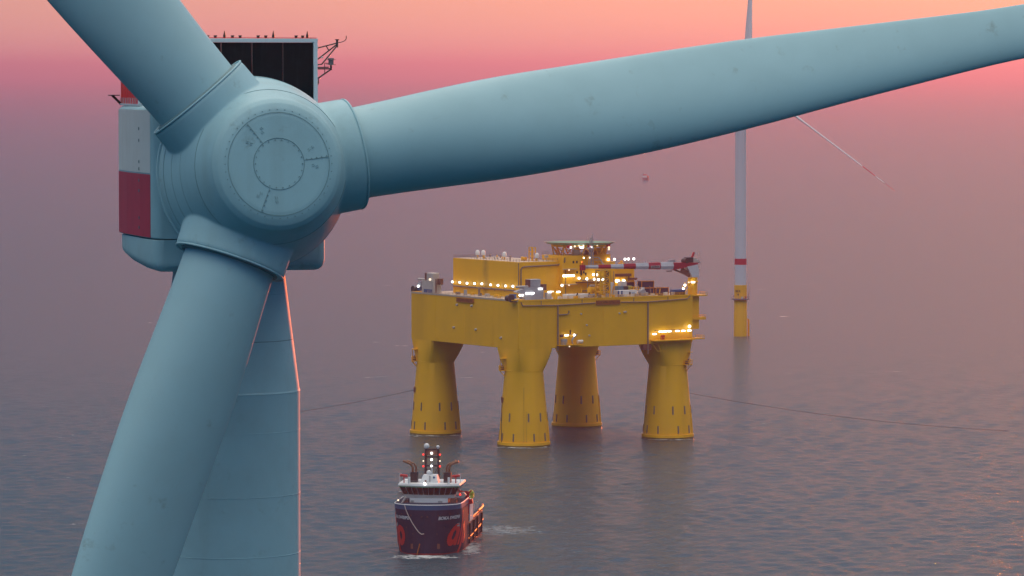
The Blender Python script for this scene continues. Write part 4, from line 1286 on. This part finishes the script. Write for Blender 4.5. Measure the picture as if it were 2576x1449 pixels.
SORANGE = paint("sunlit_edge_orange", (.60, .16, .02, 1), 0.4, 0.2)  # orange sunset light on the aft hull edges, put into the paint
MASTBLACK = paint('mast_black', (.008, .010, .016, 1), 0.7, 0.0)
SM = Matrix.Translation(SHIP_STEM) @ Matrix.Rotation(R(-6.0), 4, 'Z')
ship = thing("tug_boat", "dark blue tug boat with red logo and white bridge heading towards us", "tug", SM)
BEAM = 9.35
def half_breadth(s, z):
    Ls = 18 - 9.5 * min(max(z, 0), 14) / 14
    t_ = min(max(s / Ls, 0), 1)
    e_ = .66 - .20 * min(max(z, 0), 14) / 14
    b = BEAM * (1 - (1 - t_) ** 2.1) ** e_
    if s > 58:
        b *= 1 - .10 * ((s - 58) / 10) ** 2
    return b * (1 - .10 * max(0, (1.5 - z) / 5))
def top(s):
    if s <= 29: return 13.9 - .25 * min(1, s / 16)
    if s <= 35: return 13.65 - (s - 29) / 6 * 6.4
    return 7.25
def hp(side, s, z, off=0.0):
    b = half_breadth(s, z)
    p = Vector((side * b, s, z))
    if off:
        b2 = half_breadth(s + .1, z) - b
        n = Vector((side * .1, -b2, 0)).normalized()
        p += n * off
    return p
stations = [0.0, .15, .4, .8, 1.4, 2.2, 3.2, 4.5, 6, 8, 10, 12, 14, 17, 20, 24, 29, 31, 33, 35, 42, 50, 58, 63, 68]
levels = [1, .88, .76, .64, .52, .40, .28, .16, .05]
rings = []
for s in stations:
    tz = top(s)
    rt = [hp(1, s, -2.5 + (tz + 2.5) * k) for k in levels] + [hp(1, s, -2.5)]
    lf = [Vector((-p.x, p.y, p.z)) for p in reversed(rt)]
    rings.append([tuple(p) for p in rt + lf])
hl = put("hull", MB().loft(rings).mesh("hull"), SHULL, ship, 30)
def hull_strip(name, s0, s1, zf0, zf1, mat, off, sides=(-1, 1), n=40):
    for sd in sides:
        vs, fs = [], []
        for i in range(n + 1):
            s = s0 + (s1 - s0) * (i / n) ** 1.6
            vs += [hp(sd, s, zf0(s), off), hp(sd, s, zf1(s), off)]
        for i in range(n):
            fs.append((2 * i, 2 * i + 2, 2 * i + 3, 2 * i + 1))
        MB().add(vs, fs).build(name, mat, hl, 40)
hull_strip("blue_sheer_stripe", 0.0, 29, lambda s: top(s) - 1.35, lambda s: top(s) + .03, SBLUE, .05)
hull_strip("boot_topping", 0.0, 66, lambda s: -1.5, lambda s: .2 + .35 * max(0, 1 - s / 4), SRED, .04)
hull_strip("brown_side_plating", 24, 67, lambda s: 1.0, lambda s: min(top(s) - .2, 7.0), SSIDE, .05)
for sd in (-1, 1):
    pts = [hp(sd, s, top(s) + .05, .0) for s in [0, .15, .4, .8, 1.4, 2.2, 3.2, 4.5, 6, 8, 10, 12, 14, 17, 20, 24, 29]]
    MB().path(pts, .13, 8).build("bulwark_cap", SWHITE, hl)
    MB().path([hp(sd, s, top(s) + .1, .0) for s in (36, 42, 50)], .16, 8).build("bulwark_cap", SORANGE, hl)
    MB().path([hp(sd, s, top(s) + .4, .1) for s in (50, 58, 63, 67)], .3, 8).build("stern_roller_rail", SORANGE, hl)
    MB().path([hp(sd, s, 2.2 + (s - 24) * .03, .1) for s in (24, 30, 38, 46, 56, 66)], .22, 8).build("rubbing_strake", SORANGE, hl)
    for s in (27, 37, 46, 57):
        MB().bar(hp(sd, s, .6, .25), hp(sd, s, 6.3, .25), .5, .7).build("tyre_fender", BLACKM, hl)
for sx in (-2.6, 2.6):
    MB().cyl((sx * .3, -.15, 10.7), (sx * .3, 1.2, 10.7), .28, n=10).build("hawse_hole", BLACKM, hl)
for sd in (-1, 1):
    for s, z in ((.9, 11.0), (3.0, 11.3), (6.5, 11.2), (2.4, 7.6), (1.2, 5.9)):
        p = hp(sd, s, z, -.1)
        q = hp(sd, s, z, .06)
        MB().cyl(p, q, .22, n=10).build("hull_port", BLACKM, hl)
    p = hp(sd, 1.9, 2.4, -.05)
    q = hp(sd, 1.9, 2.4, .06)
    MB().bar(p, q, .9, 1.5).build("rust_patch", BROWN, hl)
# girth length table at mid height
def girth(z):
    ss = np.linspace(0, 45, 900)
    bb = np.array([half_breadth(s, z) for s in ss])
    g = np.concatenate([[0], np.cumsum(np.hypot(np.diff(ss), np.diff(bb)))])
    return ss, g
SS, GG = girth(5.0)
SS2, GG2 = girth(10.2)
def logo(sd, g0, z0, h):
    """the red alp mark: fat slanted letters; on the left bow it runs from aft to stem"""
    def letter_a(x, y):
        ring = (x / .50) ** 2 + (y / .56) ** 2 <= 1 and not (((x + .02) / .15) ** 2 + (y / .24) ** 2 <= 1)
        return ring or (.26 <= x <= .52 and -.56 <= y <= .3)
    def letter_l(x, y):
        return .62 <= x <= .86 and -.56 <= y <= 1.15
    def letter_p(x, y):
        ring = ((x - 1.5) / .50) ** 2 + (y / .56) ** 2 <= 1 and not (((x - 1.52) / .15) ** 2 + (y / .24) ** 2 <= 1)
        return ring or (.98 <= x <= 1.24 and -1.0 <= y <= .45)
    for nm, fn, x0, x1 in (("letter_a", letter_a, -.55, .56), ("letter_l", letter_l, .58, .9), ("letter_p", letter_p, .92, 2.04)):
        vs, fs = [], []
        st = .04
        for x in np.arange(x0, x1, st):
            for y in np.arange(-1.04, 1.2, st):
                if fn(x + st / 2, y + st / 2):
                    o = len(vs)
                    for (xx, yy) in ((x, y), (x + st, y), (x + st, y + st), (x, y + st)):
                        X = (xx + .30 * yy) * h
                        g = g0 + X if sd > 0 else g0 - X
                        s = float(np.interp(g, GG, SS))
                        vs.append(hp(sd, s, z0 + yy * h, .07))
                    fs.append((o, o + 1, o + 2, o + 3))
        MB().add(vs, fs).build(nm, SLOGO, hl, 0)
logo(1, 10.2, 5.2, 5.4)
logo(-1, 17.4, 5.0, 5.2)
def hull_text(txt, sd, g0, z0, size, mat):
    me = text_mesh(txt, size, .035)
    for v in me.vertices:
        g = g0 + (v.co.x if sd > 0 else -v.co.x)
        s = float(np.interp(g, GG2, SS2))
        p = hp(sd, s, z0 + v.co.y, .06)
        v.co = p
    put("hull_name", me, mat, hl, 0)
hull_text("BOKA SWEEPER", 1, 8.4, 10.2, 1.25, SWHITE)
hull_text("BOKA SWEEPER", -1, 8.6, 10.2, 1.25, SWHITE)
for sd in (-1, 1):
    s = float(np.interp(12.6, GG2, SS2))
    MB().bar(hp(sd, s, 7.9, -.02), hp(sd, s, 7.9, .05), 1.5, .9).build("pale_emblem", SGREY, hl)
MB().path([hp(-1, s_, z_, .2) for s_, z_ in ((1.5, 13.9), (1.45, 12.4), (1.2, 10.6), (.85, 8.9), (.5, 7.4), (.25, 6.4), (.08, 5.9), (.0, 6.05))], .13, 8).build("hanging_hawser", GREYL, ship)
MB().path([(-1.3, .15, 3.2), (-2.0, .3, .6), (-2.2, .35, -.6)], .16, 8).build("rusty_chain", RUST, ship)

# ---- superstructure
def rounded_front(hw, y0, y1, bulge, n=10):
    pts = []
    for i in range(n + 1):
        x = -hw + 2 * hw * i / n
        pts.append((x, y0 + bulge * (x / hw) ** 2))
    return pts + [(hw, y1), (-hw, y1)]
acc = MB().prism(rounded_front(5.4, 9.0, 26, 1.0), 7.5, 15.0).build("accommodation", SWHITE, ship, 40)
for x in (-3.0, -.6, 1.5):
    MB().cyl((x, 8.8 + (x / 5.4) ** 2, 13.6 - abs(x) * .1), (x, 9.2 + (x / 5.4) ** 2, 13.6 - abs(x) * .1), .28, n=10).build("porthole", SGLASS, acc)
MB().box((-1.9, 8.95, 12.2), (.9, .4, .9)).build("red_winch_box", RED, acc)
MB().box((3.3, 9.2, 13.2), (1.2, .25, 2.2)).box((-4.6, 9.5, 13.2), (.8, .25, 2.4)).build("door", SGREY, acc)
MB().prism(rounded_front(7.2, 9.2, 26, 1.4), 15.0, 15.9).build("bridge_deck", SGREY, ship, 40)
MB().box((-7.9, 17, 15.3), (3.4, 3.0, .3)).box((7.9, 17, 15.3), (3.6, 3.0, .3)).build("wing_deck", SGREY, ship)
def bridge_ring(hw, y0, y1, bulge, z, wing=1.6):
    core = rounded_front(hw, y0, y1, bulge)
    return [(x, y, z) for x, y in core]
MB().loft([bridge_ring(7.2, 9.8, 23, 2.2, 15.9), bridge_ring(8.3, 8.9, 23.6, 2.2, 18.1)]).build("bridge_windows", SGLASS, ship, 40)
for i in range(11):
    x = -1 + 2 * i / 10
    p = Vector((7.22 * x, 9.75 + 2.2 * x * x, 15.9))
    q = Vector((8.32 * x, 8.85 + 2.2 * x * x, 18.1))
    MB().bar(p, q, .16).build("window_post", SGREY if 0 < i < 10 else BLACKM, ship)
rf = MB().loft([bridge_ring(8.45, 8.6, 24, 2.2, 18.1), bridge_ring(8.75, 8.2, 24.4, 2.2, 18.5), bridge_ring(8.6, 8.4, 24.2, 2.2, 19.0)]).build("bridge_roof", SWHITE, ship, 30)
MB().path([(8.5 * x, 8.1 + 2.2 * x * x, 18.2) for x in np.linspace(-1, 1, 15)], .1, 6).build("roof_gutter", GREEN, rf)
MB().loft([[(-2.7, 11.5, 19.0), (2.5, 11.5, 19.0), (2.5, 16, 19.0), (-2.7, 16, 19.0)], [(-1.9, 12.6, 21.2), (1.9, 12.6, 21.2), (1.9, 16, 21.2), (-1.9, 16, 21.2)]]).build("mast_house", SWHITE, ship, 30)
MB().box((.1, 11.9, 20.1), (.3, .5, 2.0)).build("house_rib", SGREY, ship)
MB().cyl((1.2, 11.9, 20.6), (1.2, 12.3, 20.6), .3, n=12).build("blue_disc", SBLUE, ship)
MB().sphere((-.5, 14.5, 21.7), .72, 16, 10).build("satellite_dome", SWHITE, ship, 60)
MB().cyl((.35, 14.5, 21), (.35, 14.5, 24.3), .16, .1, n=8).build("pole_aerial", SWHITE, ship)
m = MB()
for x in (-1.85, 1.85):
    for y in (17.0, 18.6):
        m.bar((x, y, 19), (x * .97, y, 28.1), .38)
for z in (23.4, 25.9, 28.0):
    m.bar((-1.85, 17, z), (1.85, 17, z), .36).bar((-1.85, 18.6, z), (1.85, 18.6, z), .22)
m.bar((-1.85, 17, 23.4), (-.5, 17, 20.5), .14).bar((1.85, 17, 23.4), (.5, 17, 20.5), .14)
mast = m.build("mast_frame", MASTBLACK, ship)
MB().box((0, 17.2, 27.1), (3.2, .3, 1.3)).build("radar_screen", BROWN, mast)
MB().sphere((-1.5, 17.4, 28.95), .78, 16, 10).cyl((-1.5, 17.4, 28.0), (-1.5, 17.4, 28.5), .4, n=10).build("satellite_dome", SWHITE, mast, 60)
MB().sphere((1.65, 17.4, 28.7), .48, 16, 10).cyl((1.65, 17.4, 28.0), (1.65, 17.4, 28.4), .25, n=10).build("satellite_dome", SWHITE, mast, 60)
def ship_lamp(p, r, mat):
    MB().sphere(p, r, 10, 6).build("mast_light", mat, ship, 60)
for z in (27.0, 25.2, 23.4):
    ship_lamp((0, 16.5, z), .34, LAMP)
for sx in (-1, 1):
    ship_lamp((sx * 2.35, 16.6, 26.6), .27, LAMP_R)
    ship_lamp((sx * 2.35, 16.6, 24.8), .22, LAMP_D)
    ship_lamp((sx * 2.35, 16.6, 23.3), .27, LAMP_R)
    for z in (26.6, 24.8, 23.3):
        MB().bar((sx * 1.8, 17, z), (sx * 2.35, 16.8, z), .1).build("light_arm", BLACKM, mast)
ship_lamp((-.9, 8.2, 19.2), .38, LAMP)
ship_lamp((8.9, 9.5, 16.1), .30, LAMP_R)
ship_lamp((-8.2, 7.0, 14.6), .25, LAMP_D)
MB().cyl((-.8, 9.3, 19.0), (-.8, 9.3, 20.1), .25, n=8).build("searchlight", BROWN, ship)
for sx in (-1, 1):
    MB().box((sx * 4.7, 15, 20.4), (2.0, 2.4, 2.9)).build("funnel_casing", BLACKM, ship)
    for k, (dx, dy) in enumerate(((.55, 0), (-.5, 1.0))):
        x0 = sx * (4.7 + dx * .8)
        pts = [(x0, 15 + dy, 21.5), (x0, 15 + dy, 23.2), (x0 + sx * .5, 15 + dy, 24.0), (x0 + sx * 1.6, 15 + dy, 24.5), (x0 + sx * 2.7, 15 + dy, 24.9)]
        MB().path(pts, .34 - .08 * k, 10).build("exhaust_pipe", SPIPE, ship, 60)
    MB().cyl((sx * 6.3, 12.6, 20.9), (sx * 8.4, 12.6, 21.1), .38, n=10).cyl((sx * 7.3, 12.6, 19.0), (sx * 7.3, 12.6, 20.9), .16, n=8).build("fire_monitor", RED, ship)
    MB().bar((sx * 8.55, 13, 19), (sx * 8.55, 13, 21.6), .16).bar((sx * 8.55, 13, 21.5), (sx * 8.0, 13, 21.5), .12).build("lamp_stand", SWHITE, ship)
    MB().cyl((sx * 5.6, 10.6, 19), (sx * 5.6, 10.6, 20.8), .35, n=10).build("vent_cowl", SWHITE, ship)
    MB().cyl((sx * 8.9, 15.4, 15.4), (sx * 8.9, 16.6, 15.4), .8, n=14).build("life_raft", GREYL, ship)
m = MB()
for p, q in zip([(-8.3, 9, 19.0), (-5.5, 8.6, 19.0), (0, 8.5, 19.0), (5.5, 8.6, 19.0)], [(-5.5, 8.6, 19.0), (0, 8.5, 19.0), (5.5, 8.6, 19.0), (8.3, 9, 19.0)]):
    m.bar(Vector(p) + Vector((0, 0, .9)), Vector(q) + Vector((0, 0, .9)), .07).bar(Vector(p), Vector(p) + Vector((0, 0, .9)), .07)
m.build("roof_rail", SGREY, ship)
# aft: red deck crane, boat davit, white casing
MB().cyl((9.0, 26, 9), (9.0, 26, 15.4), .55, n=12).bar((9.0, 26, 15.2), (6.6, 19, 16.2), .5).bar((8.2, 26, 13.4), (10.2, 26, 15.8), .4).bar((8.0, 27, 12.0), (10.4, 27, 12.6), 1.3).build("deck_crane", RED, ship)
MB().box((8.3, 31.5, 9.8), (2.6, 8.0, 6.4)).build("side_casing", SWHITE, ship, 30, .1)
MB().box((-8.3, 31.5, 9.8), (2.6, 8.0, 6.4)).build("side_casing", SWHITE, ship, 30, .1)
MB().box((9.4, 33.0, 13.6), (1.2, 4.0, 1.2)).sphere((9.4, 31.4, 14.6), .8).build("rescue_boat", paint("rescue_lime", (.32, .42, .05, 1)), ship)
MB().cyl((-7.4, 8.6, 13.6), (-6.2, 8.2, 15.4), .3, n=8).build("bow_davit", GREYL, ship)
MB().box((-6.4, 9.0, 14.0), (1.2, 1.2, 1.4)).box((6.9, 11, 14.0), (1.8, 2.0, 1.6)).build("mooring_winch", BROWN, ship)
MB().box((0, 50, 6.1), (14.5, 32, .3)).build("working_deck", SGREY, ship)
MB().cyl((-5, 38, 8.2), (5, 38, 8.2), 2.0, n=20).build("towing_winch", BROWN, ship)
for y in (52, 56, 60):
    MB().bar((8.1, y, 6.5), (8.1, y, 9.2), .3).build("stern_post", GREYL, ship)

# ------------------------------------------------------------------ mooring lines
def line(name, pts, r, mat, label):
    o = MB().path(pts, r, 6).build(name, mat)
    return tag(o, label, "mooring line", "mooring lines of the platform")
def sag(p, q, d, n=24):
    p, q = Vector(p), Vector(q)
    return [p.lerp(q, i / n) - Vector((0, 0, d * 4 * (i / n) * (1 - i / n))) for i in range(n + 1)]
LINE = paint("mooring_rope", (.05, .06, .07, 1), 0.8, 0.2)
pl = PM @ Vector((-6.0, 64.0, 16.4))
pr = PM @ Vector((69.6, -1.2, 16.4))
line("mooring_line", sag(pl, (-112, 1668, -1.0), 1.2), .08, LINE, "thin dark mooring line running left from the platform's left leg")
line("mooring_line", sag(pr, (196, 1616, -.6), 2.6), .08, LINE, "thin dark mooring line running right from the platform's right leg")

# ------------------------------------------------------------------ far vessel in the haze
far_boat = thing("work_boat", "tiny red and white boat far off in the pink haze", "boat", Matrix.Translation((163, 5350, 0)) @ Matrix.Rotation(R(-12), 4, 'Z') @ Matrix.Scale(.7, 4))
rg = []
for s, b in ((0, .3), (2, 2.6), (5, 4.2), (20, 4.4), (26, 4.2)):
    rg.append([(b, s, 4.6), (b * .9, s, -.5), (-b * .9, s, -.5), (-b, s, 4.6)])
MB().loft(rg).build("hull", paint("far_hull", (.30, .18, .20, 1)), far_boat)
MB().box2((-3.8, 4, 4.6), (3.8, 14, 8.2)).build("house", WHT, far_boat)
MB().box2((-3.2, 5, 8.2), (3.4, 12, 9.8)).build("wheelhouse_top", RED, far_boat)
MB().bar((0, 8, 9.8), (0, 8, 13.0), .4).build("mast", GREYM, far_boat)
MB().box2((3.6, 10, 4.6), (4.4, 22, 7.6)).build("side_boat", RED, far_boat)
